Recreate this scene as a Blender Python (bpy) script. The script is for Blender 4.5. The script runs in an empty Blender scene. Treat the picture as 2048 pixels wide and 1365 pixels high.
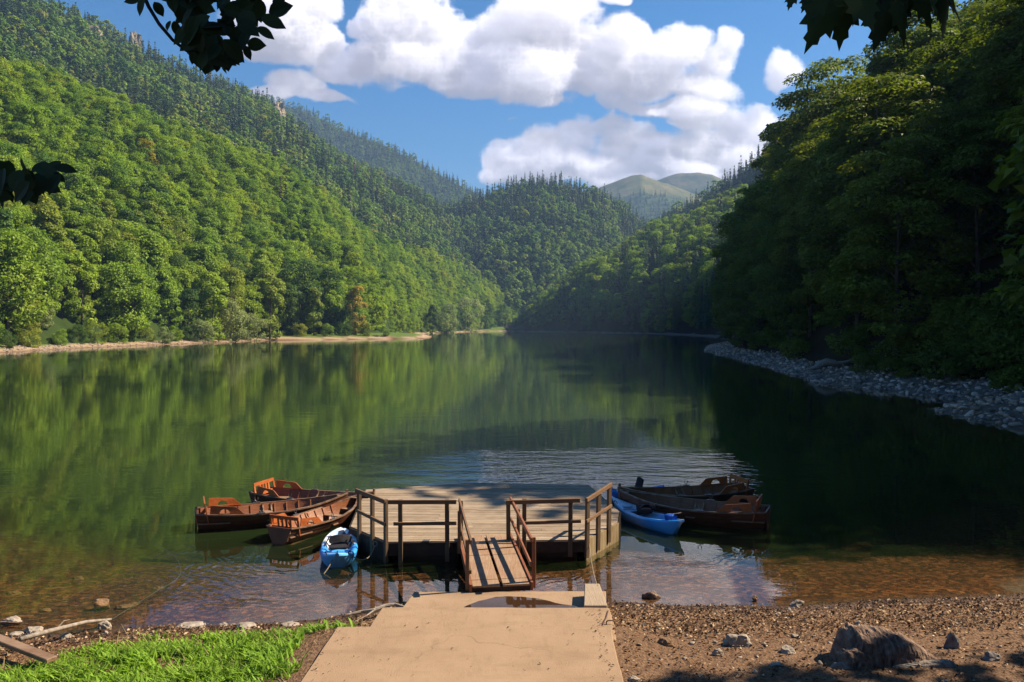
import bpy, bmesh, math, random
import numpy as np
from mathutils import Vector, Matrix, noise as mnoise

scene = bpy.context.scene
COL = scene.collection
R = math.radians
PI = math.pi

# ------------------------------------------------------------------ camera
F_PX, HOR, CAMZ = 1607.0, 652.0, 5.3        # focal length in photo pixels, horizon row, lens height over the water
PITCH = math.atan((682.5 - HOR) / F_PX)
cam_d = bpy.data.cameras.new('camera')
cam = bpy.data.objects.new('camera', cam_d)
COL.objects.link(cam)
cam.location = (0, 0, CAMZ)
cam.rotation_euler = (PI / 2 - PITCH, 0, 0)
cam_d.sensor_width = 36.0
cam_d.lens = 36.0 * F_PX / 2048.0
cam_d.clip_start = 0.1
cam_d.clip_end = 20000
scene.camera = cam
scene.render.resolution_x, scene.render.resolution_y = 1024, 682

scene.view_settings.view_transform = 'Standard'
scene.view_settings.look = 'None'
scene.view_settings.exposure = 1.3
scene.view_settings.gamma = 1.0
scene.cycles.max_bounces = 6
scene.cycles.diffuse_bounces = 3
scene.cycles.glossy_bounces = 3
scene.cycles.transmission_bounces = 3
scene.cycles.transparent_max_bounces = 12
scene.cycles.volume_bounces = 0
scene.cycles.caustics_reflective = False
scene.cycles.caustics_refractive = False
scene.cycles.sample_clamp_indirect = 4.0
scene.cycles.use_denoising = True
try:
    scene.cycles.denoiser = 'OPENIMAGEDENOISE'
    scene.cycles.denoising_input_passes = 'RGB_ALBEDO_NORMAL'
    scene.cycles.denoising_prefilter = 'ACCURATE'
except Exception:
    pass

# ------------------------------------------------------------------ sun
SUN_EL, SUN_AZ = R(43.0), R(76.0)           # azimuth clockwise from the view direction
SUN = Vector((math.sin(SUN_AZ) * math.cos(SUN_EL), math.cos(SUN_AZ) * math.cos(SUN_EL), math.sin(SUN_EL)))
sun_d = bpy.data.lights.new('sun', 'SUN')
sun_d.energy = 5.0
sun_d.color = (1.0, 0.83, 0.62)
sun_d.angle = R(0.53)
sun = bpy.data.objects.new('sun', sun_d)
COL.objects.link(sun)
sun.location = (300, 80, 300)
sun.rotation_euler = SUN.to_track_quat('Z', 'Y').to_euler()

# ------------------------------------------------------------------ node helper
class NT:
    def __init__(self, nt):
        self.nt = nt
        nt.nodes.clear()
    def n(self, typ, ins=None, **props):
        nd = self.nt.nodes.new(typ)
        for k, v in props.items():
            setattr(nd, k, v)
        for k, v in (ins or {}).items():
            s = nd.inputs[k]
            if hasattr(v, 'is_output'):
                self.nt.links.new(v, s)
            else:
                s.default_value = v
        return nd
    def m(self, op, a, b=None, c=None, clamp=False):
        nd = self.nt.nodes.new('ShaderNodeMath')
        nd.operation = op
        nd.use_clamp = clamp
        for i, v in enumerate((a, b, c)):
            if v is None:
                continue
            if hasattr(v, 'is_output'):
                self.nt.links.new(v, nd.inputs[i])
            else:
                nd.inputs[i].default_value = v
        return nd.outputs[0]
    def v(self, op, a, b=None):
        nd = self.nt.nodes.new('ShaderNodeVectorMath')
        nd.operation = op
        for i, x in enumerate((a, b)):
            if x is None:
                continue
            if hasattr(x, 'is_output'):
                self.nt.links.new(x, nd.inputs[i])
            else:
                nd.inputs[i].default_value = x
        return nd.outputs['Value'] if op in ('LENGTH', 'DOT_PRODUCT', 'DISTANCE') else nd.outputs[0]
    def mix(self, fac, a, b, mode='MIX'):
        nd = self.nt.nodes.new('ShaderNodeMix')
        nd.data_type = 'RGBA'
        nd.blend_type = mode
        for i, x in ((0, fac), (6, a), (7, b)):
            if hasattr(x, 'is_output'):
                self.nt.links.new(x, nd.inputs[i])
            else:
                nd.inputs[i].default_value = (tuple(x) + (1,) if len(x) == 3 else x) if i else x
        return nd.outputs[2]
    def ramp(self, fac, stops, interp='LINEAR'):
        nd = self.nt.nodes.new('ShaderNodeValToRGB')
        cr = nd.color_ramp
        cr.interpolation = interp
        while len(cr.elements) < len(stops):
            cr.elements.new(0.5)
        for e, (p, c) in zip(cr.elements, stops):
            e.position = p
            e.color = tuple(c) + (1,) if len(c) == 3 else c
        self.nt.links.new(fac, nd.inputs[0])
        return nd.outputs[0]
    def rng(self, x, a, b, c=0.0, d=1.0, smooth=False):
        nd = self.nt.nodes.new('ShaderNodeMapRange')
        nd.interpolation_type = 'SMOOTHSTEP' if smooth else 'LINEAR'
        self.nt.links.new(x, nd.inputs[0])
        for i, v in enumerate((a, b, c, d)):
            nd.inputs[1 + i].default_value = v
        return nd.outputs[0]
    def noise(self, vec, scale, detail=3.0, rough=0.5, dim='3D'):
        nd = self.n('ShaderNodeTexNoise', {'Scale': scale, 'Detail': detail, 'Roughness': rough}, noise_dimensions=dim)
        if vec is not None:
            self.nt.links.new(vec, nd.inputs['Vector'])
        return nd.outputs['Fac']
    def scalev(self, vec, s):
        return self.v('MULTIPLY', vec, s)
    def link(self, a, b):
        self.nt.links.new(a, b)

# ------------------------------------------------------------------ sky with cumulus clouds
world = bpy.data.worlds.new('World')
scene.world = world
world.use_nodes = True
world.cycles.sampling_method = "MANUAL"
world.cycles.sample_map_resolution = 384

CLOUDS = [  # (u, v, ru, rv) in photo pixels, turned into directions below
    (560, 50, 105, 85), (625, 95, 75, 48), (655, 20, 45, 45), (520, 110, 70, 30), (600, 10, 80, 60),
    (590, 183, 58, 34), (645, 202, 58, 14), (560, 200, 60, 20),
    (790, 40, 78, 75), (870, 65, 75, 75), (735, 60, 45, 35), (820, 120, 130, 62), (940, 85, 65, 60), (965, 55, 35, 40), (740, 135, 60, 30),
    (1010, 75, 70, 65), (1070, 40, 80, 70), (1140, 15, 60, 55), (1040, 140, 130, 70), (960, 160, 110, 45), (1060, 195, 80, 34),
    (1180, 130, 70, 60), (1245, 85, 62, 52), (1340, 110, 80, 52), (1430, 125, 60, 58), (1300, 160, 100, 60), (1400, 180, 80, 40),
    (1220, 200, 40, 30), (1350, 222, 110, 24),
    (1010, 330, 55, 40), (1080, 300, 62, 50), (1150, 290, 62, 58), (1120, 335, 130, 45), (1240, 300, 70, 66), (1320, 325, 85, 50),
    (1400, 305, 70, 62), (1470, 270, 70, 60), (1510, 250, 50, 48), (1480, 330, 110, 50), (1010, 352, 60, 28), (1310, 362, 200, 26),
    (1205, 265, 40, 26), (1560, 290, 60, 60),
    (700, 150, 60, 26), (880, 110, 90, 80), (1110, 100, 80, 70), (1200, 165, 70, 46), (1270, 130, 70, 60), (1370, 90, 60, 50), (1445, 95, 40, 40), (1190, 340, 90, 44), (1380, 345, 110, 36), (1085, 345, 90, 30), (1530, 330, 60, 50), (560, 60, 90, 80),
    (1560, 152, 34, 36), (1225, 5, 36, 14), (1020, 242, 30, 8), (1380, 245, 60, 14),
]
def vnoise(shape, cell, seed):
    """smooth value noise on a 3-D grid; cell = lattice size along each axis in samples"""
    rs = np.random.RandomState(seed)
    out = None
    n = [int(math.ceil(shape[a] / cell[a])) + 2 for a in range(3)]
    out = rs.rand(*n).astype(np.float32) * 2 - 1
    for a in range(3):
        p = np.arange(shape[a]) / cell[a] + rs.rand()
        k = np.clip(p.astype(int), 0, n[a] - 2); f = p - k; f = (f * f * (3 - 2 * f)).astype(np.float32)
        sh = [1, 1, 1]; sh[a] = -1
        out = np.take(out, k, axis=a) * (1 - f.reshape(sh)) + np.take(out, k + 1, axis=a) * f.reshape(sh)
    return out

def cumulus():
    """density of the cumulus field in front of the camera, lit by the sun, as colour and cover per direction"""
    st = 1.3
    u0, u1, v0, v1 = 330.0, 1720.0, -60.0, 402.0
    U = np.arange(u0, u1, st, dtype=np.float32); Vv = np.arange(v1, v0, -st, dtype=np.float32)      # rows from bottom to top
    nw = 28; ww = np.linspace(-150, 150, nw).astype(np.float32); dw = ww[1] - ww[0]
    shape = (len(Vv), len(U), nw)
    D = np.full(shape, -3.0, np.float32)
    rs = np.random.RandomState(3)
    wu = 20 * vnoise(shape, (60, 60, 12), 41) + 9 * vnoise(shape, (24, 24, 5), 42)
    wv = 15 * vnoise(shape, (60, 60, 12), 43) + 8 * vnoise(shape, (24, 24, 5), 44)
    for (u, v, ru, rv) in CLOUDS:
        rd = min(max(ru, rv) * 0.9, 110)
        c0 = rs.uniform(-25, 25)
        iu = slice(max(0, int((u - 2.2 * ru - 30 - u0) / st)), max(1, int((u + 2.2 * ru + 30 - u0) / st)))
        iv = slice(max(0, int((v1 - v - 2.2 * rv - 30) / st)), max(1, int((v1 - v + 2.2 * rv + 30) / st)))
        x = (U[None, iu, None] + wu[iv, iu] - u) / ru; y = (Vv[iv, None, None] + wv[iv, iu] - v) / rv; z = (ww[None, None, :] - c0) / rd
        y = np.where(y > 0, y * 1.18, y)
        d = (1.0 if ru > 32 else 0.42) - np.sqrt(x * x + y * y + z * z)
        a = D[iv, iu]; k = 0.10
        h = np.clip(0.5 + 0.5 * (a - d) / k, 0, 1)
        D[iv, iu] = d * (1 - h) + a * h + k * h * (1 - h)
    amp, cell = 0.30, 58.0
    for o in range(6):
        n = vnoise(shape, (cell, cell, max(1.6, cell * st / dw)), 60 + o)
        D += amp * ((0.42 - 1.5 * np.abs(n)) if o in (1, 2, 3, 4) else n)
        amp *= 0.58; cell = max(cell * 0.48, 2.0)
    soft = np.clip(vnoise(shape, (90, 120, 14), 77) * 0.9 + 0.35, 0, 1) * 0.34
    dens = np.clip((D + 0.04 + 0.3 * soft) / (0.20 + soft), 0, 1).astype(np.float32)
    dens = dens * dens * (3 - 2 * dens)
    # sun: far to the right, well up, a little beyond the clouds
    tau = np.zeros(shape, np.float32)
    L = (0.66, 0.72, 0.16)
    dist, prev = 0.0, 0.0
    for stp in (6, 8, 11, 15, 20, 27, 36, 48):
        dist += stp
        du, dv, dz = int(round(L[0] * dist / st)), int(round(L[1] * dist / st)), int(round(L[2] * dist / dw))
        s_ = np.zeros(shape, np.float32)
        s_[:shape[0] - dv, :shape[1] - du, :nw - dz] = dens[dv:, du:, dz:]
        tau += s_ * stp
    sunl = 0.55 * np.exp(-tau * 0.026) + 0.45 * np.exp(-tau * 0.0070)
    # light from the sky: less of it under a deep cloud
    over = np.zeros(shape, np.float32)
    for stp in (10, 22, 44, 80):
        dv = int(stp / st); s_ = np.zeros(shape, np.float32); s_[:shape[0] - dv] = dens[dv:]; over += s_ * stp * 0.6
    amb = 0.35 + 0.65 * np.exp(-over * 0.012)
    T = np.ones(shape[:2], np.float32); C = np.zeros(shape[:2] + (3,), np.float32)
    cs = np.array((1.02, 0.94, 0.885), np.float32) * 0.95; ca = np.array((0.42, 0.43, 0.60), np.float32) * 0.80
    for k in range(nw):
        a = 1 - np.exp(-dens[:, :, k] * dw * 0.042)
        C += (T * a)[..., None] * (sunl[:, :, k][..., None] * cs + amb[:, :, k][..., None] * ca)
        T *= 1 - a
    A = 1 - T
    C = C / np.maximum(A, 1e-4)[..., None]
    e = np.minimum(1, np.minimum(np.arange(shape[0])[:, None] + 0.0, np.arange(shape[1])[None, ::-1] + 0.0) / 12)
    px = np.concatenate([C, (A * np.clip(e, 0, 1))[..., None]], -1).astype(np.float32)
    img = bpy.data.images.new('cumulus', shape[1], shape[0], alpha=True, float_buffer=True)
    img.colorspace_settings.name = 'Non-Color'
    img.alpha_mode = 'CHANNEL_PACKED'
    img.pixels.foreach_set(np.ascontiguousarray(px).ravel())
    img.update(); img.pack()
    return img, (u0, u0 + st * shape[1], v1, v1 - st * shape[0])

w = NT(world.node_tree)
sky = w.n('ShaderNodeTexSky', sky_type='NISHITA', sun_disc=False, sun_elevation=SUN_EL, sun_rotation=SUN_AZ,
          altitude=900.0, air_density=1.0, dust_density=0.5, ozone_density=2.2)
skyc = w.n('ShaderNodeHueSaturation', {'Saturation': 1.38, 'Value': 1.0, 'Color': sky.outputs[0]}).outputs[0]
bg = w.n('ShaderNodeBackground', {'Color': skyc, 'Strength': 0.064})
tc = w.n('ShaderNodeTexCoord').outputs['Generated']
sep = w.n('ShaderNodeSeparateXYZ', {0: tc})
dy = w.m('MAXIMUM', sep.outputs[1], 0.02)
img, (eu0, eu1, ev1, ev0) = cumulus()
fu = w.rng(w.m('DIVIDE', sep.outputs[0], dy), (eu0 - 1024) / F_PX, (eu1 - 1024) / F_PX)
fv = w.rng(w.m('DIVIDE', sep.outputs[2], dy), (HOR - ev1) / F_PX, (HOR - ev0) / F_PX)
for q in (fu, fv):
    q.node.clamp = False
ct = w.n('ShaderNodeTexImage', {'Vector': w.n('ShaderNodeCombineXYZ', {0: fu, 1: fv, 2: 0.0}).outputs[0]}, image=img, extension='CLIP', interpolation='Cubic')
alpha = w.m('MULTIPLY', ct.outputs['Alpha'], w.m('GREATER_THAN', sep.outputs[1], 0.05), clamp=True)
cbg = w.n('ShaderNodeBackground', {'Color': ct.outputs['Color'], 'Strength': 0.60})
msh = w.n('ShaderNodeMixShader', {0: alpha, 1: bg.outputs[0], 2: cbg.outputs[0]})
wo = w.n('ShaderNodeOutputWorld', {'Surface': msh.outputs[0]})

# ------------------------------------------------------------------ scene helpers
def tag(o, label=None, cat=None, group=None, kind=None):
    if label: o['label'] = label
    if cat: o['category'] = cat
    if group: o['group'] = group
    if kind: o['kind'] = kind
    return o

def empty(name, loc=(0, 0, 0), rz=0.0):
    o = bpy.data.objects.new(name, None)
    o.empty_display_size = 0.3
    COL.objects.link(o)
    o.location = loc
    o.rotation_euler = (0, 0, rz)
    return o

def link(name, me, parent=None):
    o = bpy.data.objects.new(name, me)
    COL.objects.link(o)
    if parent is not None:
        o.parent = parent
    return o

def npmesh(name, V, Fs, mats=(), smooth=False, midx=None):
    """V (n,3); Fs: a list of (k,3) or (k,4) integer arrays."""
    V = np.asarray(V, dtype=np.float32)
    if not isinstance(Fs, (list, tuple)):
        Fs = [Fs]
    Fs = [np.asarray(f, dtype=np.int32) for f in Fs if len(f)]
    me = bpy.data.meshes.new(name)
    me.vertices.add(len(V))
    me.vertices.foreach_set('co', V.ravel())
    nl = sum(f.size for f in Fs)
    npoly = sum(len(f) for f in Fs)
    me.loops.add(nl)
    me.loops.foreach_set('vertex_index', np.concatenate([f.ravel() for f in Fs]))
    me.polygons.add(npoly)
    tot = np.concatenate([np.full(len(f), f.shape[1], dtype=np.int32) for f in Fs])
    start = np.concatenate([[0], np.cumsum(tot)[:-1]]).astype(np.int32)
    me.polygons.foreach_set('loop_start', start)
    me.polygons.foreach_set('loop_total', tot)
    if midx is not None:
        me.polygons.foreach_set('material_index', np.asarray(midx, dtype=np.int32))
    if smooth:
        me.polygons.foreach_set('use_smooth', np.ones(npoly, dtype=bool))
    for m_ in mats:
        me.materials.append(m_)
    me.update(calc_edges=True)
    return me

def vattr(me, name, vals):
    a = me.attributes.new(name, 'FLOAT', 'POINT')
    a.data.foreach_set('value', np.asarray(vals, dtype=np.float32))

class MB:
    """collects shapes into one mesh"""
    def __init__(self):
        self.V, self.F = [], []
    def add(self, verts, faces):
        b = len(self.V)
        self.V += [tuple(v) for v in verts]
        self.F += [tuple(b + i for i in f) for f in faces]
        return self
    def box(self, c, s, rot=None):
        hx, hy, hz = s[0] / 2, s[1] / 2, s[2] / 2
        pts = [Vector((x, y, z)) for x in (-hx, hx) for y in (-hy, hy) for z in (-hz, hz)]
        if rot is not None:
            pts = [rot @ p for p in pts]
        pts = [p + Vector(c) for p in pts]
        return self.add(pts, [(0, 1, 3, 2), (4, 6, 7, 5), (0, 4, 5, 1), (2, 3, 7, 6), (0, 2, 6, 4), (1, 5, 7, 3)])
    def beam(self, p0, p1, w, h, up=(0, 0, 1)):
        p0, p1 = Vector(p0), Vector(p1)
        d = (p1 - p0).normalized()
        s = d.cross(Vector(up))
        if s.length < 1e-4:
            s = d.cross(Vector((0, 1, 0)))
        s.normalize()
        t = s.cross(d).normalized()
        s *= w / 2
        t *= h / 2
        pts = [p + a * s + b * t for p in (p0, p1) for a, b in ((-1, -1), (1, -1), (1, 1), (-1, 1))]
        return self.add(pts, [(3, 2, 1, 0), (4, 5, 6, 7), (0, 1, 5, 4), (1, 2, 6, 5), (2, 3, 7, 6), (3, 0, 4, 7)])
    def tube(self, pts, rad, n=8, cap=True):
        pts = [Vector(p) for p in pts]
        if not hasattr(rad, '__len__'):
            rad = [rad] * len(pts)
        b = len(self.V)
        ref = None
        for i, p in enumerate(pts):
            d = (pts[min(i + 1, len(pts) - 1)] - pts[max(i - 1, 0)])
            d = d.normalized() if d.length > 1e-9 else Vector((0, 0, 1))
            if ref is None:
                ref = d.orthogonal().normalized()
            s = (ref - d * ref.dot(d))
            s = s.normalized() if s.length > 1e-6 else d.orthogonal().normalized()
            ref = s
            t = d.cross(s)
            for k in range(n):
                a = 2 * PI * k / n
                self.V.append(tuple(p + rad[i] * (math.cos(a) * s + math.sin(a) * t)))
        for i in range(len(pts) - 1):
            for k in range(n):
                k2 = (k + 1) % n
                self.F.append((b + i * n + k, b + i * n + k2, b + (i + 1) * n + k2, b + (i + 1) * n + k))
        if cap:
            self.F.append(tuple(b + k for k in reversed(range(n))))
            self.F.append(tuple(b + (len(pts) - 1) * n + k for k in range(n)))
        return self
    def prism(self, poly, z0, z1):
        n = len(poly)
        zt = z1 if hasattr(z1, '__len__') else [z1] * n
        vs = [(x, y, z0) for x, y in poly] + [(x, y, zt[i]) for i, (x, y) in enumerate(poly)]
        fs = [tuple(reversed(range(n))), tuple(range(n, 2 * n))] + [(i, (i + 1) % n, n + (i + 1) % n, n + i) for i in range(n)]
        return self.add(vs, fs)
    def grid(self, G, flip=False):
        """G: rows of points"""
        b = len(self.V)
        nr, nc = len(G), len(G[0])
        for row in G:
            self.V += [tuple(p) for p in row]
        for i in range(nr - 1):
            for j in range(nc - 1):
                f = (b + i * nc + j, b + i * nc + j + 1, b + (i + 1) * nc + j + 1, b + (i + 1) * nc + j)
                self.F.append(tuple(reversed(f)) if flip else f)
        return self
    def build(self, name, mat, parent=None, smooth=False, off=None, bevel=0.0):
        me = bpy.data.meshes.new(name)
        V = self.V
        if off is not None:
            V = [(x - off[0], y - off[1], z - off[2]) for x, y, z in V]
        me.from_pydata(V, [], self.F)
        for m_ in (mat if isinstance(mat, (list, tuple)) else [mat]):
            me.materials.append(m_)
        if smooth:
            for p in me.polygons:
                p.use_smooth = True
        bm = bmesh.new()
        bm.from_mesh(me)
        bmesh.ops.recalc_face_normals(bm, faces=bm.faces)
        if bevel:
            bmesh.ops.bevel(bm, geom=list(bm.edges), offset=bevel, segments=1, affect='EDGES', clamp_overlap=True)
        bm.to_mesh(me)
        bm.free()
        me.update()
        return link(name, me, parent)

def copy_tree(o, parent=None):
    c = o.copy()
    COL.objects.link(c)
    if parent is not None:
        c.parent = parent
    for ch in list(o.children):
        copy_tree(ch, c)
    return c

def gp(u, v, z=0.0):
    """ground point under a photo pixel at height z"""
    k = (682.5 - v) / F_PX
    dy = math.cos(PITCH) + k * math.sin(PITCH)
    dz = -math.sin(PITCH) + k * math.cos(PITCH)
    t = (z - CAMZ) / dz
    return Vector(((u - 1024) / F_PX * t, dy * t, z))

def at(u, v, y):
    """point at depth y seen at a photo pixel"""
    k = (682.5 - v) / F_PX
    dy = math.cos(PITCH) + k * math.sin(PITCH)
    dz = -math.sin(PITCH) + k * math.cos(PITCH)
    t = y / dy
    return Vector(((u - 1024) / F_PX * t, y, CAMZ + dz * t))

def newmat(name):
    m_ = bpy.data.materials.new(name)
    m_.use_nodes = True
    return m_, NT(m_.node_tree)

def fbm2(x, y, seed, wl, octaves=4, gain=0.5):
    """cheap smooth noise from summed sines, about -1..1"""
    rs = np.random.RandomState(seed)
    out = np.zeros_like(np.asarray(x, dtype=float))
    amp, tot = 1.0, 0.0
    for o in range(octaves):
        for k in range(4):
            a = rs.rand() * 2 * PI
            ph = rs.rand() * 2 * PI
            kk = 2 * PI / (wl * (0.8 + 0.5 * rs.rand()))
            out = out + amp * 0.5 * np.sin(kk * (np.cos(a) * x + np.sin(a) * y) + ph)
        tot += amp
        amp *= gain
        wl *= 0.47
    return out / tot

# ------------------------------------------------------------------ the lake outline
def sh(u, v):
    p = gp(u, v)
    return (p.x, p.y)
LEFT_SHORE = [(-20, 19), (-38, 36), (-66, 66), (-92, 110), (-104, 140)] + [sh(*p) for p in (
    (0, 706), (150, 697), (290, 691), (370, 688), (450, 685), (540, 681), (640, 680.2), (760, 678.5), (858, 677.5), (862, 672.5), (800, 671.5),
    (850, 668.3), (930, 664.6), (1000, 663.2))]
RIGHT_SHORE = [sh(*p) for p in ((1060, 663.6), (1180, 665.5), (1290, 667.5), (1370, 670.5), (1450, 676), (1462, 681), (1418, 690), (1410, 703),
    (1460, 714), (1540, 735), (1640, 768), (1740, 778), (1840, 792), (1920, 802), (1935, 812), (1862, 818), (1890, 828), (1960, 842), (2060, 862))]
RIGHT_SHORE += [(28, 37), (25, 29), (19.5, 22), (13.5, 17.6)]
NEAR_SHORE = [sh(*p) for p in ((2048, 1190), (1900, 1196), (1740, 1202), (1600, 1214), (1480, 1211), (1360, 1211), (1225, 1204), (1100, 1200), (830, 1205), (745, 1218),
    (640, 1238), (520, 1249), (330, 1251), (150, 1268), (0, 1266))] + [(-12, 14.6)]
LAKE = np.array(LEFT_SHORE + RIGHT_SHORE + NEAR_SHORE)

def shore_dist(x, y):
    """signed distance to the shoreline: positive on land"""
    x = np.asarray(x, float); y = np.asarray(y, float)
    shp = x.shape
    x = x.ravel(); y = y.ravel()
    d2 = np.full(x.shape, 1e18)
    ins = np.zeros(x.shape, bool)
    A = LAKE; B = np.roll(LAKE, -1, axis=0)
    for (ax, ay), (bx, by) in zip(A, B):
        ex, ey = bx - ax, by - ay
        t = np.clip(((x - ax) * ex + (y - ay) * ey) / (ex * ex + ey * ey), 0, 1)
        d2 = np.minimum(d2, (x - ax - t * ex) ** 2 + (y - ay - t * ey) ** 2)
        c = (ay > y) != (by > y)
        if abs(ey) > 1e-9:
            ins ^= c & (x < ax + (y - ay) * ex / ey)
    d = np.sqrt(d2)
    return np.where(ins, -d, d).reshape(shp)

def ground_h(x, y, s=None):
    x = np.asarray(x, float); y = np.asarray(y, float)
    if s is None:
        s = shore_dist(x, y)
    near = np.clip((40 - np.hypot(x, y)) / 25, 0, 1)
    land = np.where(s < 6, 0.085 * s, 0.51 + 0.03 * (s - 6)) * near + (1 - near) * np.where(s < 7, 0.19 * s, 1.33 + 0.05 * np.minimum(s - 7, 60))
    land = np.minimum(land, 4.5)
    wpath = np.exp(-(np.maximum(np.abs(x + 0.66) - 2.15, 0) / 0.8) ** 2) * np.clip((13.7 - y) / 0.8, 0, 1) * np.clip((y - 7) / 1, 0, 1) * (s > 0)
    land = land + np.maximum(0.405 - land, 0) * wpath
    land = land + np.clip(9.2 - y, 0, 9) * 0.33 * np.clip((25 - np.abs(x)) / 10, 0, 1) * (y > -40)
    sd = -s
    bed = -np.where(sd < 5, 0.075 * sd, 0.375 + 0.26 * (sd - 5))
    bed = np.maximum(bed, -7.0)
    rough = fbm2(x, y, 5, 2.2, 4) * 0.02 * np.clip((50 - np.hypot(x, y)) / 20, 0, 1) * np.clip(np.abs(s) / 0.8, 0.15, 1)
    far = fbm2(x, y, 6, 16, 3) * 0.15 * np.clip(s / 4, 0, 1) * (1 - near)
    return np.where(s > 0, land + far, bed) + rough

# ------------------------------------------------------------------ hill shapes (each a real slope at its real distance)
class Hill:
    def __init__(self, cols, power=1.0, seed=1, bump=4.0, wl=70.0, tree=14.0, back=0.45, shore=False):
        self.shore = shore
        c = np.array(cols, float)        # u, foot depth, foot height, crest depth, crest pixel row
        self.u, self.rf, self.zf, self.rc = c[:, 0], c[:, 1], c[:, 2], c[:, 3]
        self.zc = (HOR - c[:, 4]) / F_PX * c[:, 3] + CAMZ - tree
        self.p, self.seed, self.bump, self.wl, self.back = power, seed, bump, wl, back
    def par(self, u):
        f = lambda a: np.interp(u, self.u, a)
        return f(self.rf), f(self.zf), f(self.rc), f(self.zc)
    def t_of(self, x, y):
        rf, zf, rc, zc = self.par(1024 + F_PX * x / np.maximum(y, 1.0))
        return (y - rf) / (rc - rf)
    def h(self, x, y):
        x = np.asarray(x, float); y = np.asarray(y, float)
        rf, zf, rc, zc = self.par(1024 + F_PX * x / np.maximum(y, 1.0))
        t = (y - rf) / (rc - rf)
        tt = np.clip(t, 0, 1)
        z = zf + (zc - zf) * tt ** self.p
        z = z - np.maximum(t - 1, 0) * (rc - rf) * self.back
        n = fbm2(x, y, self.seed, self.wl, 4)
        z = z + self.bump * n * np.clip(tt * 4, 0, 1) * np.where(t > 0.9, 0.35, np.where(t > 0.75, 0.6, 1.0))
        if self.shore:
            z = np.minimum(z, 0.4 + 1.35 * (shore_dist(x, y) - 5.0))
        return z
    def mesh(self, name, mats, nu=160, nt=70, t1=1.5, du=None):
        us = np.linspace(self.u[0], self.u[-1], nu)
        ts = np.linspace(-0.03, t1, nt)
        U, T = np.meshgrid(us, ts, indexing='ij')
        rf, zf, rc, zc = self.par(U)
        Y = rf + T * (rc - rf)
        X = (U - 1024) / F_PX * Y
        Z = self.h(X, Y)
        Z = np.where(T < 0, zf - 3, Z)
        V = np.stack([X, Y, Z], -1).reshape(-1, 3)
        i = np.arange(nu * nt).reshape(nu, nt)
        Fq = np.stack([i[:-1, :-1], i[1:, :-1], i[1:, 1:], i[:-1, 1:]], -1).reshape(-1, 4)
        me = npmesh(name, V, Fq, mats, smooth=True)
        vattr(me, 'rise', T.ravel())
        return me

H_LEFT = Hill([(-1500, 62, .8, 250, -260), (-900, 80, .8, 280, -130), (-400, 112, .9, 300, 0), (0, 168, 1.2, 345, 105), (110, 186, 1.2, 370, 140), (230, 205, 1.2, 390, 185), (400, 250, 1.2, 420, 258),
               (560, 306, 1.2, 470, 318), (700, 336, 1.2, 530, 394), (765, 356, 1.2, 570, 432), (800, 452, 1.2, 640, 455), (850, 545, 1.2, 720, 488), (930, 705, 1.2, 860, 532), (1000, 830, 1.2, 960, 572), (1060, 850, 1, 1000, 610)],
              0.95, 11, 4.5, 60, 14, shore=True)
H_MASSIF = Hill([(-900, 290, 60, 800, -330), (-400, 330, 60, 830, -190), (0, 360, 70, 880, -45), (110, 380, 70, 900, 8), (250, 400, 66, 940, 78), (330, 410, 62, 980, 118), (400, 425, 60, 1010, 150), (540, 470, 55, 1080, 200),
                 (640, 520, 48, 1160, 285), (760, 600, 36, 1240, 345), (860, 700, 24, 1300, 393), (950, 830, 10, 1360, 448), (1010, 880, 4, 1400, 500), (1080, 900, 2, 1420, 560)],
                1.0, 12, 13, 150, 14)
H_BEHIND = Hill([(430, 1600, 90, 2400, 150), (540, 1600, 90, 2400, 196), (610, 1600, 90, 2400, 213), (690, 1600, 80, 2380, 251), (760, 1600, 70, 2360, 278), (850, 1600, 60, 2330, 321),
                 (900, 1600, 50, 2300, 347), (960, 1600, 40, 2280, 382), (1010, 1600, 30, 2260, 412), (1080, 1600, 20, 2250, 460)], 1.0, 13, 20, 300, 16)
H_KNOLL = Hill([(760, 1000, 10, 1360, 470), (860, 960, 8, 1340, 425), (920, 930, 4, 1320, 398), (960, 900, 2, 1310, 387), (1010, 880, 1, 1300, 364), (1080, 870, 1, 1290, 351), (1140, 870, 1, 1290, 359),
                (1200, 880, 1, 1300, 376), (1250, 900, 1, 1320, 406), (1290, 920, 1, 1330, 442), (1340, 950, 1, 1350, 478), (1420, 1000, 1, 1380, 530), (1500, 1000, 1, 1400, 560)],
               0.85, 14, 8, 110, 17)
H_PEAK = Hill([(1080, 2200, 60, 3000, 440), (1150, 2200, 60, 3000, 396), (1195, 2200, 60, 3000, 375), (1235, 2200, 60, 3000, 358), (1262, 2200, 60, 3000, 349), (1282, 2200, 60, 3000, 347), (1305, 2200, 60, 3000, 356), (1335, 2200, 60, 3000, 364),
               (1380, 2200, 60, 3030, 382), (1450, 2200, 60, 3060, 400), (1560, 2200, 60, 3060, 410)], 0.9, 15, 16, 320, 5)
H_PEAK2 = Hill([(1240, 3100, 150, 3500, 400), (1310, 3100, 150, 3500, 362), (1350, 3100, 150, 3500, 349), (1395, 3100, 150, 3500, 345), (1425, 3100, 150, 3500, 349), (1470, 3100, 150, 3500, 372), (1600, 3100, 150, 3500, 420)],
               0.9, 16, 16, 320, 0)
H_RIDGE = Hill([(1230, 830, 2, 1300, 490), (1290, 820, 2, 1250, 448), (1340, 800, 2, 1200, 420), (1400, 780, 4, 1120, 384), (1460, 740, 6, 1060, 344), (1520, 700, 8, 1000, 300), (1570, 660, 10, 960, 265),
                (1680, 640, 12, 920, 190), (1850, 600, 12, 900, 90), (2200, 560, 12, 900, -60)], 0.95, 17, 7, 120, 17)

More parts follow.
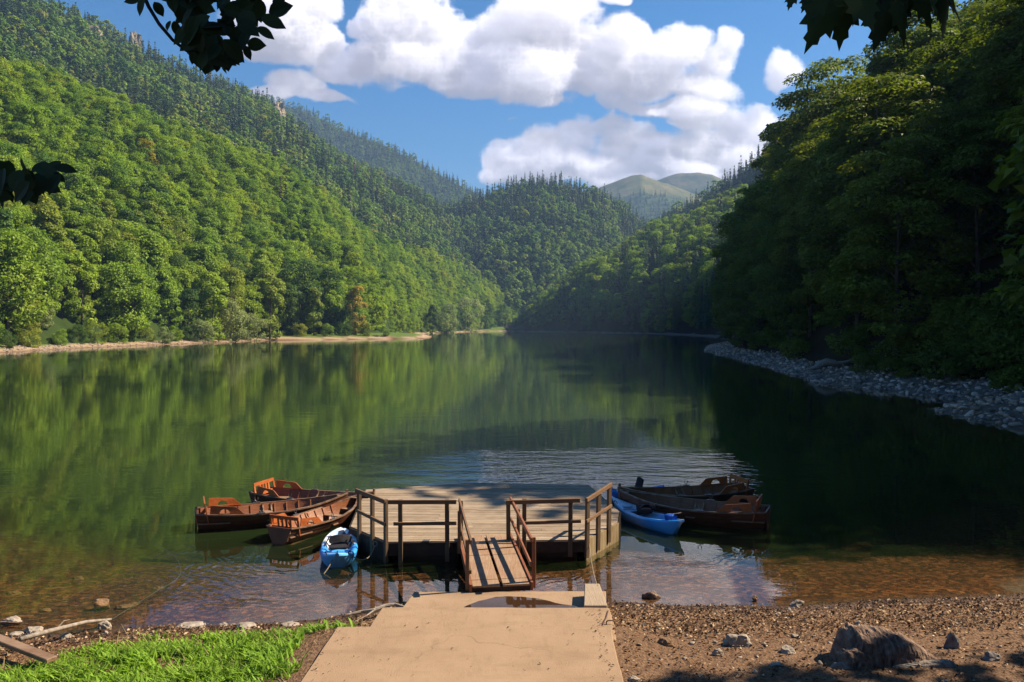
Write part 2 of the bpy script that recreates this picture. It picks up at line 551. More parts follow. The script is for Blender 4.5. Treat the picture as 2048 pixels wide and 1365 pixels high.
RS = np.array([(14, 12)] + [(28, 37)] + RIGHT_SHORE[-5::-1])        # right shore going away, for the wooded bank
CREST_U = [1000, 1050, 1100, 1150, 1230, 1300, 1370, 1440, 1528, 1548, 1620, 1700, 1800, 1900, 2050, 2300]
CREST_V = [648, 600, 560, 515, 482, 428, 417, 372, 325, 215, 150, 90, 40, -10, -120, -300]     # where the bank and its trees meet the sky
def bank_h(x, y):
    """steep wooded bank over the right shore"""
    x = np.asarray(x, float); y = np.asarray(y, float)
    s = shore_dist(x, y)
    lip = 5.0 + 1.5 * np.clip((90 - y) / 40, 0, 1) + 6.0 * np.clip((30 - y) / 10, 0, 1)
    a = np.clip(s - lip, 0, None)
    cap = np.interp(y, [0, 40, 70, 110, 160, 230, 300, 420, 560, 700, 800, 880, 960], [16, 34, 62, 74, 74, 76, 84, 92, 100, 104, 104, 98, 84])
    z = cap * (1 - np.exp(-a * np.interp(y, [0, 120, 260, 700, 900], [1.02, 1.1, 1.45, 1.3, 0.9]) / np.maximum(cap, 1)))
    zf = 24 * (1 - np.exp(-a * 1.6 / 24)) + 0.52 * np.clip(a - 8, 0, 200)
    fz = np.clip((y - 240) / 80, 0, 1)
    z = z * (1 - fz) + zf * fz
    z = z + 0.22 * np.clip(a - 40, 0, 200) * (1 - fz)
    z = z + fbm2(x, y, 21, 34, 4) * 2.2 * np.clip(a / 12, 0, 1)
    crest = (HOR - np.interp(1024 + F_PX * x / np.maximum(y, 1), CREST_U, CREST_V)) / F_PX * y + CAMZ - 25.0
    z = np.where(y > 280, np.minimum(z, np.maximum(crest, 0.6) + 0 * z), z)
    return np.where(s > lip, ground_h(x, y, s) + z, ground_h(x, y, s) - 0.6)
# ------------------------------------------------------------------ materials of the setting
def pos_node(t):
    return t.n('ShaderNodeNewGeometry').outputs['Position']

def attr(t, name):
    return t.n('ShaderNodeAttribute', attribute_name=name).outputs['Fac']

ALB = 0.71
def simple_mat(name, stops, scale=(8, 8, 8), rough=0.8, bump=0.0, bscale=40.0, detail=5.0, spec=0.3, obj=False, nrough=0.6, metallic=0.0):
    m_, t = newmat(name)
    p = t.n('ShaderNodeTexCoord').outputs['Object'] if obj else pos_node(t)
    f = t.noise(t.scalev(p, scale), 1.0, detail, nrough)
    f = t.rng(f, 0.28, 0.72)
    col = t.ramp(f, [(p_, tuple(ALB * c for c in q)) for p_, q in stops])
    b = t.n('ShaderNodeBsdfPrincipled', {'Base Color': col, 'Roughness': rough, 'Specular IOR Level': spec, 'Metallic': metallic})
    if bump:
        h = t.noise(p, bscale, 6.0, 0.6)
        bn = t.n('ShaderNodeBump', {'Height': h, 'Distance': bump, 'Strength': 1.0})
        t.link(bn.outputs[0], b.inputs['Normal'])
    t.n('ShaderNodeOutputMaterial', {'Surface': b.outputs[0]})
    return m_

def ground_mat():
    m_, t = newmat('shore_soil')
    p = pos_node(t)
    n1 = t.rng(t.noise(p, 1.6, 6, 0.65), 0.3, 0.7)
    n2 = t.rng(t.noise(p, 14.0, 6, 0.7), 0.28, 0.72)
    n3 = t.rng(t.noise(p, 0.35, 4, 0.6), 0.35, 0.65)
    soil = t.ramp(n2, [(0, (0.040, 0.023, 0.014)), (0.45, (0.12, 0.072, 0.043)), (0.8, (0.24, 0.155, 0.095)), (1, (0.36, 0.25, 0.16))])
    soil2 = t.ramp(n2, [(0, (0.10, 0.06, 0.04)), (0.6, (0.20, 0.13, 0.085)), (1, (0.30, 0.21, 0.14))])
    soil = t.mix(n1, soil, soil2)
    vor = t.n('ShaderNodeTexVoronoi', {'Vector': p, 'Scale': 26.0, 'Randomness': 1.0})
    leafc = t.ramp(t.n('ShaderNodeSeparateColor', {0: vor.outputs['Color']}).outputs[0], [(0, (0.035, 0.02, 0.012)), (0.4, (0.11, 0.06, 0.035)), (0.75, (0.22, 0.13, 0.07)), (1, (0.42, 0.30, 0.19))])
    soil = t.mix(t.m('MULTIPLY', attr(t, 'litter'), 0.75), soil, leafc)
    # bed of the lake: drowned leaves and silt near the edge, green weed further out
    bedn = t.n('ShaderNodeTexVoronoi', {'Vector': t.scalev(p, (1.0, 1.0, 1.0)), 'Scale': 11.0})
    bedc = t.ramp(t.n('ShaderNodeSeparateColor', {0: bedn.outputs['Color']}).outputs[0], [(0, (0.035, 0.016, 0.007)), (0.5, (0.13, 0.062, 0.024)), (0.85, (0.26, 0.13, 0.05)), (1, (0.40, 0.23, 0.10))])
    bedc = t.mix(n3, bedc, t.mix(0.5, bedc, (0.05, 0.03, 0.014)))
    weed = t.mix(n1, (0.06, 0.055, 0.015), (0.12, 0.10, 0.025))
    bedc = t.mix(1.0, bedc, (0.74, 0.62, 0.60), 'MULTIPLY')
    bedc = t.mix(t.m('MULTIPLY', t.rng(attr(t, 'depth'), 0.22, 0.8), 0.8), bedc, weed)
    col = t.mix(attr(t, 'bed'), soil, bedc)
    # wet rim
    col = t.mix(t.m('MULTIPLY', attr(t, 'wet'), 0.7), col, (0.028, 0.018, 0.015))
    sandc = t.ramp(n2, [(0, (0.30, 0.23, 0.16)), (1, (0.52, 0.42, 0.31))])
    col = t.mix(attr(t, 'sand'), col, sandc)
    stonec = t.ramp(n2, [(0, (0.07, 0.06, 0.055)), (1, (0.28, 0.25, 0.23))])
    col = t.mix(attr(t, 'stony'), col, stonec)
    meadow = t.mix(n1, (0.06, 0.12, 0.015), (0.12, 0.20, 0.03))
    col = t.mix(attr(t, 'meadow'), col, meadow)
    col = t.mix(1.0, col, (0.86, 0.80, 0.72), 'MULTIPLY')
    b = t.n('ShaderNodeBsdfPrincipled', {'Base Color': col, 'Roughness': 0.9, 'Specular IOR Level': 0.2})
    t.link(t.rng(attr(t, 'wet'), 0.0, 1.0, 0.92, 0.35), b.inputs['Roughness'])
    h = t.m('ADD', t.m('MULTIPLY', n2, 0.6), t.m('MULTIPLY', vor.outputs['Distance'], 1.0))
    bn = t.n('ShaderNodeBump', {'Height': h, 'Distance': 0.02, 'Strength': 0.9})
    t.link(bn.outputs[0], b.inputs['Normal'])
    t.n('ShaderNodeOutputMaterial', {'Surface': b.outputs[0]})
    return m_

def forest_floor_mat(name, c0, c1, scale=0.08):
    return simple_mat(name, [(0, c0), (1, c1)], (scale, scale, scale), 0.95, 0, detail=8, spec=0.1)

M_FLOOR_L = forest_floor_mat('hill_undergrowth', (0.022, 0.040, 0.010), (0.05, 0.085, 0.018))
M_FLOOR_R = forest_floor_mat('bank_leaf_mould', (0.020, 0.016, 0.010), (0.045, 0.038, 0.018), 0.3)
M_FLOOR_D = forest_floor_mat('far_undergrowth', (0.020, 0.036, 0.014), (0.045, 0.075, 0.022), 0.03)

def peak_mat():
    m_, t = newmat('alpine_grass')
    p = pos_node(t)
    z = t.n('ShaderNodeSeparateXYZ', {0: p}).outputs[2]
    n = t.noise(p, 0.006, 8, 0.6)
    grass = t.ramp(t.rng(t.noise(p, 0.02, 6, 0.6), 0.3, 0.7), [(0, (0.055, 0.075, 0.025)), (0.5, (0.11, 0.115, 0.040)), (0.8, (0.17, 0.145, 0.065)), (1, (0.27, 0.22, 0.13))])
    wood = t.ramp(t.rng(t.noise(p, 0.05, 6, 0.6), 0.3, 0.7), [(0, (0.02, 0.035, 0.015)), (1, (0.055, 0.085, 0.03))])
    f = t.rng(t.m('ADD', attr(t, 'rise'), t.m('MULTIPLY', t.m('SUBTRACT', n, 0.5), 0.5)), 0.80, 0.90, smooth=True)
    col = t.mix(f, wood, grass)
    b = t.n('ShaderNodeBsdfPrincipled', {'Base Color': col, 'Roughness': 0.95, 'Specular IOR Level': 0.1})
    t.n('ShaderNodeOutputMaterial', {'Surface': b.outputs[0]})
    return m_

# ------------------------------------------------------------------ ground and lake bed: one sheet round the camera
def polar_sheet(r0, ratio, rmax, fine, coarse):
    az = np.concatenate([np.arange(-180, -42, coarse), np.arange(-42, 42, fine), np.arange(42, 180, coarse)])
    az = np.radians(az)
    nr = int(math.log(rmax / r0) / math.log(ratio)) + 2
    r = r0 * ratio ** np.arange(nr)
    A, Rr = np.meshgrid(az, r, indexing='ij')
    return np.sin(A) * Rr, np.cos(A) * Rr

GX, GY = polar_sheet(2.6, 1.017, 12000, 0.34, 4.0)
GS = np.where(np.hypot(GX, GY) < 1300, shore_dist(GX, GY), 500.0)
GZ = ground_h(GX, GY, GS)
na, nr_ = GX.shape
idx = np.arange(na * nr_).reshape(na, nr_)
nxt = np.roll(idx, -1, axis=0)
Q = np.stack([idx[:, :-1], idx[:, 1:], nxt[:, 1:], nxt[:, :-1]], -1).reshape(-1, 4)[:, ::-1]
cen = len(GX.ravel())
V = np.stack([GX, GY, GZ], -1).reshape(-1, 3)
zc_ = float(GZ[:, 0].mean())
V = np.vstack([V, [[0, 0, zc_]]])
tri = np.stack([idx[:, 0], nxt[:, 0], np.full(na, cen)], -1)[:, ::-1]
me = npmesh('ground', V, [Q, tri], [ground_mat()], smooth=True)
s_ = np.append(GS.ravel(), 30); x_ = V[:, 0]; y_ = V[:, 1]; z_ = V[:, 2]
nearw = np.clip((30 - np.hypot(x_, y_)) / 8, 0, 1)
vattr(me, 'depth', np.clip(-z_, 0, 8))
vattr(me, 'bed', np.clip(0.5 - s_ * 3, 0, 1))
vattr(me, 'wet', np.clip(1 - np.abs(s_ - 0.1) / 0.45, 0, 1) * nearw)
litter = np.clip(1 - np.abs(s_ - 1.1 - 0.35 * fbm2(x_, y_, 3, 4, 3)) / 1.3, 0, 1) * nearw
vattr(me, 'litter', np.clip(litter * 1.5, 0, 1))
leftside = (x_ < -0.02 * y_ + 10) & (y_ > 60)
sandm = np.clip(s_ * 0.8, 0, 1) * np.clip((6.5 - s_ + 1.5 * fbm2(x_, y_, 8, 14, 3)) / 2, 0, 1) * leftside
vattr(me, 'sand', sandm)
vattr(me, 'meadow', np.clip((s_ - 4.5 + 2 * fbm2(x_, y_, 9, 17, 3)) / 1.5, 0, 1) * leftside)
vattr(me, 'stony', np.clip((s_ + 1.0) / 1.0, 0, 1) * ((x_ > 10) & (y_ > 16) & ~leftside))
tag(link('ground', me), kind='structure')

# ------------------------------------------------------------------ water
def water_mat():
    m_, t = newmat('lake_water')
    p = pos_node(t)
    sx = t.n('ShaderNodeSeparateXYZ', {0: p})
    flat = t.v('MULTIPLY', p, (1, 1, 0))
    dist = t.v('LENGTH', flat)
    # ripples: a breath of wind, plus rings round the moored boats
    breeze = t.noise(t.v('MULTIPLY', p, (0.045, 0.10, 0)), 1.0, 3, 0.5)
    amt = t.rng(breeze, 0.42, 0.66, 0.35, 1.0, smooth=True)
    n1 = t.m('SUBTRACT', t.noise(t.v('MULTIPLY', p, (2.2, 4.6, 0)), 1.0, 2.0, 0.5), 0.5)
    n2 = t.m('SUBTRACT', t.noise(t.v('MULTIPLY', p, (0.5, 1.1, 0)), 1.0, 2.0, 0.5), 0.5)
    h = t.m('ADD', t.m('MULTIPLY', n1, 0.0034), t.m('MULTIPLY', n2, 0.009))
    patch = t.v('LENGTH', t.v('MULTIPLY', t.v('SUBTRACT', flat, (3.5, 29.5, 0)), (0.105, 0.17, 0)))
    amt = t.m('ADD', amt, t.m('MULTIPLY', t.rng(t.m('ADD', patch, t.m('MULTIPLY', t.m('SUBTRACT', breeze, 0.5), 1.2)), 0.55, 1.1, 1.0, 0.0, smooth=True), 3.2))
    h = t.m('MULTIPLY', h, amt)
    near = t.rng(dist, 14.0, 30.0, 0.30, 1.0)
    h = t.m('MULTIPLY', h, near)
    wob = t.n('ShaderNodeTexNoise', {'Scale': 1.3, 'Detail': 2.0, 'Vector': p}).outputs['Color']
    brk = t.rng(t.noise(t.v('MULTIPLY', p, (0.5, 0.5, 0)), 1.0, 3, 0.6), 0.38, 0.62, 0.1, 1.2, smooth=True)
    pw = t.v('ADD', flat, t.v('MULTIPLY', t.v('SUBTRACT', wob, (0.5, 0.5, 0.5)), (0.9, 0.9, 0)))
    for (cx, cy, wl, r0, r1, amp, dirx, diry, spread) in RINGS:
        q = t.v('SUBTRACT', pw, (cx, cy, 0))
        d = t.v('LENGTH', q)
        wv = t.m('SINE', t.m('MULTIPLY', d, 2 * PI / wl))
        env = t.m('MULTIPLY', t.rng(d, r0, r0 + 0.5 * (r1 - r0), smooth=True), t.rng(d, r0 + 0.5 * (r1 - r0), r1, 1.0, 0.0, smooth=True))
        dr = t.v('DOT_PRODUCT', t.v('NORMALIZE', q), (dirx, diry, 0))
        env = t.m('MULTIPLY', env, t.rng(dr, spread, min(spread + 0.35, 0.999), smooth=True))
        h = t.m('ADD', h, t.m('MULTIPLY', t.m('MULTIPLY', wv, env), t.m('MULTIPLY', brk, amp)))
    bn = t.n('ShaderNodeBump', {'Height': h, 'Distance': 1.0, 'Strength': 1.0})
    N_ = bn.outputs[0]
    back = t.n('ShaderNodeNewGeometry').outputs['Backfacing']      # the same reflectance from above and from below
    ior = t.m('ADD', 1.37, t.m('MULTIPLY', back, 1 / 1.37 - 1.37))
    fr = t.n('ShaderNodeFresnel', {'IOR': ior, 'Normal': N_}).outputs[0]
    gl = t.n('ShaderNodeBsdfGlossy', {'Color': (0.97, 0.97, 0.97, 1), 'Roughness': 0.014, 'Normal': N_})
    depth = attr(t, 'depth')
    murk = t.m('SUBTRACT', 1.0, t.m('POWER', 2.718, t.m('MULTIPLY', depth, -1.1)))
    body = t.n('ShaderNodeBsdfDiffuse', {'Color': (0.020, 0.036, 0.011, 1)})
    clear = t.n('ShaderNodeBsdfTransparent', {'Color': (0.88, 0.86, 0.74, 1)})
    vol = t.n('ShaderNodeMixShader', {0: murk, 1: clear.outputs[0], 2: body.outputs[0]})
    s = t.n('ShaderNodeMixShader', {0: fr, 1: vol.outputs[0], 2: gl.outputs[0]})
    t.n('ShaderNodeOutputMaterial', {'Surface': s.outputs[0]})
    return m_

# centre x, y, wavelength, inner and outer radius, height, facing direction, how wide
RINGS = [(-4.3, 18.9, 0.23, 1.3, 4.6, 0.0040, -0.72, -0.70, 0.55),
         (3.3, 19.6, 0.20, 0.4, 3.0, 0.0022, -0.1, -1.0, 0.0),
         (3.6, 24.6, 0.55, 0.8, 9.0, 0.0020, 0.15, 1.0, 0.1),
         (-0.4, 18.2, 0.17, 0.2, 3.0, 0.0018, 0.1, -1.0, -0.5)]
WX, WY = polar_sheet(9.5, 1.035, 1250, 0.7, 4.0)
WS = shore_dist(WX, WY)
WD = np.clip(-ground_h(WX, WY, WS), 0, 8)
na, nr_ = WX.shape
idx = np.arange(na * nr_).reshape(na, nr_)
nxt = np.roll(idx, -1, axis=0)
Q = np.stack([idx[:, :-1], idx[:, 1:], nxt[:, 1:], nxt[:, :-1]], -1).reshape(-1, 4)[:, ::-1]
keep = (WS.ravel()[Q].min(axis=1) < 0.6)
Q = Q[keep]
used = np.unique(Q)
remap = -np.ones(na * nr_, int); remap[used] = np.arange(len(used))
V = np.stack([WX.ravel(), WY.ravel(), np.zeros(WX.size)], -1)[used]
me = npmesh('water', V, [remap[Q]], [water_mat()], smooth=True)
vattr(me, 'depth', WD.ravel()[used])
tag(link('water', me), kind='structure')

# ------------------------------------------------------------------ hills
for nm, hl, mt, nu, nt_, t1 in (('hillside', H_LEFT, M_FLOOR_L, 170, 60, 1.5), ('mountain', H_MASSIF, M_FLOOR_D, 170, 60, 1.4), ('mountain', H_BEHIND, M_FLOOR_D, 90, 40, 1.3),
                           ('hill', H_KNOLL, M_FLOOR_D, 120, 50, 1.4), ('mountain', H_PEAK, peak_mat(), 120, 60, 1.3), ('mountain', H_PEAK2, peak_mat(), 60, 40, 1.3), ('hillside', H_RIDGE, M_FLOOR_D, 120, 50, 1.3)):
    tag(link(nm, hl.mesh(nm, [mt], nu, nt_, t1)), kind='structure')

bx = np.concatenate([np.arange(8, 60, 2.0), np.arange(60, 200, 4.0), np.arange(200, 480, 10.0)])
by = np.concatenate([np.arange(-60, 10, 6.0), np.arange(10, 130, 2.5), np.arange(130, 960, 8.0)])
BX, BY = np.meshgrid(bx, by, indexing='ij')
BX = BX + np.clip(BY - 500, 0, 500) * -0.05
BZ = bank_h(BX, BY)
BSD = shore_dist(BX, BY)
i = np.arange(BX.size).reshape(BX.shape)
Q = np.stack([i[:-1, :-1], i[1:, :-1], i[1:, 1:], i[:-1, 1:]], -1).reshape(-1, 4)
Q = Q[BSD.ravel()[Q].max(axis=1) > 4.5]
used = np.unique(Q); remap = -np.ones(BX.size, int); remap[used] = np.arange(len(used))
me = npmesh('hillside', np.stack([BX, BY, BZ], -1).reshape(-1, 3)[used], [remap[Q]], [M_FLOOR_R], smooth=True)
tag(link('hillside', me), kind='structure')

# ------------------------------------------------------------------ foliage
def leaf_mat(name, stops, trans=0.32, tint=(0.9, 1.0, 0.45), vscale=0.35, rnd=0.28):
    m_, t = newmat(name)
    oi = t.n('ShaderNodeObjectInfo').outputs['Random']
    col = t.ramp(oi, stops)
    ge = t.n('ShaderNodeNewGeometry')
    stand = t.rng(t.noise(ge.outputs['Position'], 0.022, 4, 0.6), 0.35, 0.65)
    col = t.mix(1.0, col, t.mix(stand, (0.80, 0.90, 1.05), (1.16, 1.06, 0.90)), 'MULTIPLY')
    cl = t.rng(t.noise(t.n('ShaderNodeTexCoord').outputs['Object'], vscale, 3, 0.6), 0.3, 0.7, 0.86, 1.36)
    isl = t.rng(ge.outputs['Random Per Island'], 0, 1, 1 - rnd, 1 + rnd)
    k = t.m('MULTIPLY', cl, isl)
    col = t.mix(1.0, col, t.n('ShaderNodeCombineColor', {0: k, 1: k, 2: k}).outputs[0], 'MULTIPLY')
    d = t.n('ShaderNodeBsdfPrincipled', {'Base Color': col, 'Roughness': 0.6, 'Specular IOR Level': 0.18})
    tr = t.n('ShaderNodeBsdfTranslucent', {'Color': t.mix(1.0, col, tuple(1.25 * c for c in tint), 'MULTIPLY')})
    s = t.n('ShaderNodeMixShader', {0: trans, 1: d.outputs[0], 2: tr.outputs[0]})
    t.n('ShaderNodeOutputMaterial', {'Surface': s.outputs[0]})
    return m_

G1, G2, G3 = (0.135, 0.215, 0.024), (0.180, 0.270, 0.026), (0.225, 0.305, 0.028)
LF_MIX = leaf_mat('leaves_mixed_wood', trans=0.42, stops=[(0.0, (0.065, 0.125, 0.024)), (0.14, (0.095, 0.165, 0.024)), (0.30, G1), (0.62, G2), (0.88, G3), (0.985, (0.21, 0.265, 0.026)), (1.0, (0.27, 0.22, 0.03))])
LF_MID = leaf_mat('leaves_green', [(0, G1), (1, G2)])
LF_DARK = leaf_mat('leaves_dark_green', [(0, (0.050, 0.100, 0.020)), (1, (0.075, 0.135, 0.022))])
LF_LIGHT = leaf_mat('leaves_light_green', [(0, (0.17, 0.26, 0.024)), (1, (0.22, 0.30, 0.028))])
LF_OLIVE = leaf_mat('leaves_olive', [(0, (0.165, 0.225, 0.028)), (1, (0.215, 0.245, 0.030))])
LF_RUST = leaf_mat('leaves_turning', [(0, (0.25, 0.19, 0.035)), (1, (0.28, 0.225, 0.04))])
LF_WILLOW = leaf_mat('leaves_grey_green', [(0, (0.17, 0.215, 0.085)), (1, (0.22, 0.26, 0.105))])
LF_BANK = leaf_mat('leaves_beech', [(0, (0.085, 0.130, 0.020)), (0.7, (0.125, 0.180, 0.022)), (1, (0.17, 0.20, 0.025))], 0.42, (1.0, 0.95, 0.3))
LF_FIR = leaf_mat('fir_needles', [(0, (0.034, 0.062, 0.024)), (0.6, (0.055, 0.092, 0.032)), (0.93, (0.075, 0.11, 0.036)), (1, (0.12, 0.090, 0.058))], 0.12)
LF_FARMIX = leaf_mat('leaves_far_wood', [(0.0, (0.080, 0.150, 0.030)), (0.4, (0.120, 0.200, 0.034)), (0.8, (0.165, 0.245, 0.038)), (1.0, (0.20, 0.22, 0.05))], vscale=0.15)
M_BARK = simple_mat('tree_bark', [(0, (0.06, 0.045, 0.035)), (1, (0.17, 0.14, 0.11))], (3, 3, 0.6), 0.95, 0, obj=True)

def unit(v):
    return v / np.maximum(np.linalg.norm(v, axis=-1, keepdims=True), 1e-9)

def cards(C, Nn, size, rs, aspect=0.62, fold=0.18):
    """a folded leaf-spray quad at each centre"""
    n = len(C)
    a = unit(np.cross(Nn, rs.normal(size=(n, 3))))
    b = np.cross(Nn, a)
    sz = np.asarray(size).reshape(-1, 1) * np.ones((n, 1))
    L = a * sz * 0.5
    W = b * sz * 0.5 * aspect
    up = Nn * sz * fold
    V = np.stack([C - L, C + W * (0.8 + 0.4 * rs.rand(n, 1)) + up, C + L, C - W * (0.8 + 0.4 * rs.rand(n, 1)) + up], 1).reshape(-1, 3)
    Fq = np.arange(4 * n).reshape(-1, 4)
    return V, Fq

def crown_geo(seed, H, Rr, n, leaf, base=0.1, lobes=34, flat=0.8, upn=0.5, top=1.0, ragged=0.6):
    rs = np.random.RandomState(seed)
    zs = base + (1 - base) * rs.rand(lobes) ** 0.85 * 0.94
    prof = np.sqrt(np.clip(1 - ((zs - 0.50) / 0.56) ** 2, 0.05, 1)) * np.where(zs > 0.5, top, 1.0)
    th = np.arange(lobes) * 2.399 + rs.rand(lobes) * 0.9
    rad = Rr * prof * (0.40 + 0.45 * rs.rand(lobes))
    LC = np.stack([np.cos(th) * rad, np.sin(th) * rad, zs * H], -1)
    LR = Rr * (0.26 + 0.22 * rs.rand(lobes)) * (0.75 + 0.35 * prof)
    LC[0] = (0, 0, H - LR[0] * 0.9)
    pr = LR ** 2 / np.sum(LR ** 2)
    li = rs.choice(lobes, n, p=pr)
    d = unit(rs.normal(size=(n, 3)))
    outw = unit(LC - np.array([0, 0, 0.45 * H]))[li]
    flip = np.sum(d * outw, 1) < -0.25
    d[flip] *= -1
    rr = LR[li] * (ragged + (1.12 - ragged) * rs.rand(n) ** 0.7)
    C = LC[li] + d * rr[:, None] * np.array([1, 1, flat])
    Nn = unit(d * 0.75 + np.array([0, 0, upn]) + rs.normal(size=(n, 3)) * 0.38)
    V, Fq = cards(C, Nn, leaf * (0.65 + 0.7 * rs.rand(n)), rs)
    return V, Fq

def trunk_geo(seed, H, r, limbs=7, lean=0.04, reach=0.5, Rr=4.0, zfrom=0.2):
    rnd = random.Random(seed)
    mb = MB()
    pts = []
    for k in range(7):
        f = k / 6
        pts.append((lean * H * f * f + rnd.uniform(-.05, .05) * k * .3, rnd.uniform(-.05, .05) * k * .3, -0.6 + f * (H * 0.86 + .6)))
    mb.tube(pts, [r * (1 - 0.85 * k / 6) for k in range(7)], 6, False)
    for j in range(limbs):
        f = zfrom + (0.72 - zfrom) * j / max(limbs - 1, 1)
        a = j * 2.4 + rnd.random()
        p = Vector((lean * H * f * f, 0, H * 0.86 * f))
        e = p + Vector((math.cos(a) * Rr * reach, math.sin(a) * Rr * reach, Rr * (0.45 + 0.3 * rnd.random())))
        mid = p.lerp(e, 0.5) + Vector((0, 0, -0.06 * Rr))
        rr = r * (1 - f) * 0.55
        mb.tube([p, mid, e], [rr, rr * .6, rr * .15], 5, False)
    V = np.array(mb.V); 
    return V, np.array([f for f in mb.F if len(f) == 4])

def fir_geo(seed, H, Rr, levels, per, m, leaf, base=0.06, droop=0.32):
    rs = np.random.RandomState(seed)
    Cs, Ns, Ss = [], [], []
    for k in range(levels):
        f = (k + 0.5 * rs.rand()) / levels
        z = H * (base + (1 - base) * f)
        rad = Rr * (1 - f) ** 0.85 * (0.75 + 0.4 * rs.rand()) + 0.12
        nb = max(4, int(per * (1 - 0.5 * f)))
        for b in range(nb):
            a = 2 * PI * (b + rs.rand() * 0.8) / nb
            ln = rad * (0.7 + 0.45 * rs.rand())
            mm = max(1, int(round(m * (1 - 0.6 * f))))
            for q in range(mm):
                g_ = (q + 0.35 + 0.4 * rs.rand()) / mm
                rr = ln * g_
                Cs.append((math.cos(a) * rr, math.sin(a) * rr, z - droop * rr * (0.6 + 0.5 * g_) + 0.1 * ln))
                Ns.append((math.cos(a) * 0.45 + rs.normal() * .2, math.sin(a) * 0.45 + rs.normal() * .2, 0.8))
                Ss.append(leaf * (0.75 + 0.5 * rs.rand()) * (1.0 - 0.45 * f))
    C = np.array(Cs); Nn = unit(np.array(Ns))
    n = len(C)
    out = C.copy(); out[:, 2] = -0.35 * np.linalg.norm(C[:, :2], axis=1)
    a = unit(out - Nn * np.sum(out * Nn, 1, keepdims=True) + rs.normal(size=(n, 3)) * 0.25)
    b = np.cross(Nn, a)
    S = np.array(Ss)[:, None]
    V = np.stack([C - a * S * .55, C + b * S * .42 - Nn * S * .14, C + a * S * .65, C - b * S * .42 - Nn * S * .14], 1).reshape(-1, 3)
    return V, np.arange(4 * n).reshape(-1, 4)

# meshes of single trees: crown and trunk, and one light crown for massed woods
def crown_mesh(nm, *a, mat=LF_MID, **k):
    V, Fq = crown_geo(*a, **k)
    return npmesh(nm, V, Fq, [mat])
def trunk_mesh(nm, *a, **k):
    V, Fq = trunk_geo(*a, **k)
    return npmesh(nm, V, Fq, [M_BARK], smooth=True)

# heights are about 20 m; objects scale them
BROAD = [(crown_mesh('crown', 100 + k, 20, Rr, 5200, 0.62, base=0.04, lobes=lb, top=tp), trunk_mesh('trunk', 200 + k, 20, 0.32, Rr=Rr))
         for k, (Rr, lb, tp) in enumerate(((5.2, 36, 1.0), (4.4, 30, 0.85), (5.8, 44, 1.05), (3.9, 26, 0.8)))]
BEECH = [(crown_mesh('crown', 300 + k, 24, Rr, 15000, 0.46, base=0.06, lobes=lb, flat=0.42, upn=1.1, mat=LF_BANK), trunk_mesh('trunk', 350 + k, 24, 0.36, limbs=11, Rr=Rr, reach=0.7))
         for k, (Rr, lb) in enumerate(((6.0, 60), (5.2, 52), (6.6, 70)))]
WILLOW = [(crown_mesh('crown', 400 + k, 9, Rr, 3600, 0.42, base=0.0, lobes=28, mat=LF_WILLOW), trunk_mesh('trunk', 450 + k, 9, 0.16, Rr=Rr)) for k, Rr in enumerate((4.6, 3.6))]
SHRUB = [crown_mesh('shrub', 470 + k, 3.0, 2.0, 1500, 0.26, base=0.0, lobes=16, mat=LF_BANK) for k in range(2)]
def fir_mesh(nm, *a, **k):
    V, Fq = fir_geo(*a, **k)
    return npmesh(nm, V, Fq, [LF_FIR])
FIR = [(fir_mesh('crown', 500 + k, 24, Rr, 36, 12, 4, 1.35), trunk_mesh('trunk', 550 + k, 24, 0.28, limbs=0)) for k, Rr in enumerate((4.2, 3.4))]

def light_mesh(nm, V, Fq, mat):
    return npmesh(nm, V, Fq, [mat])
def light_broad(k, mat, n=900, leaf=1.25, Rr=5.2, lobes=20):
    V, Fq = crown_geo(600 + k, 18, Rr, n, leaf, base=0.06, lobes=lobes, top=0.95, ragged=0.35, upn=0.75)
    return light_mesh('light_crown', V, Fq, mat)
def light_fir(k, Rr=3.0, lv=17):
    V, Fq = fir_geo(640 + k, 22, Rr, lv, 8, 2, 2.5)
    return light_mesh('light_fir', V, Fq, LF_FIR)
T_MIX = [light_broad(k, LF_MIX, 2000, 0.80, (5.2, 4.6, 5.6)[k], (34, 28, 40)[k]) for k in range(3)]
T_FAR = [light_broad(10 + k, LF_FARMIX, 420, 1.7, 5.2, 14) for k in range(2)]
T_FIR = [light_fir(k, (3.7, 3.1)[k]) for k in range(2)]
T_BEECH = [light_mesh('light_crown', *crown_geo(680 + k, 24, 6.0, 4200, 0.8, base=0.05, lobes=48, flat=0.45, upn=1.0), LF_BANK) for k in range(2)]
ALLT = T_MIX + T_FAR + T_FIR + T_BEECH
IX = {'mix': [0, 1, 2], 'far': [3, 4], 'fir': [5, 6], 'beech': [7, 8]}

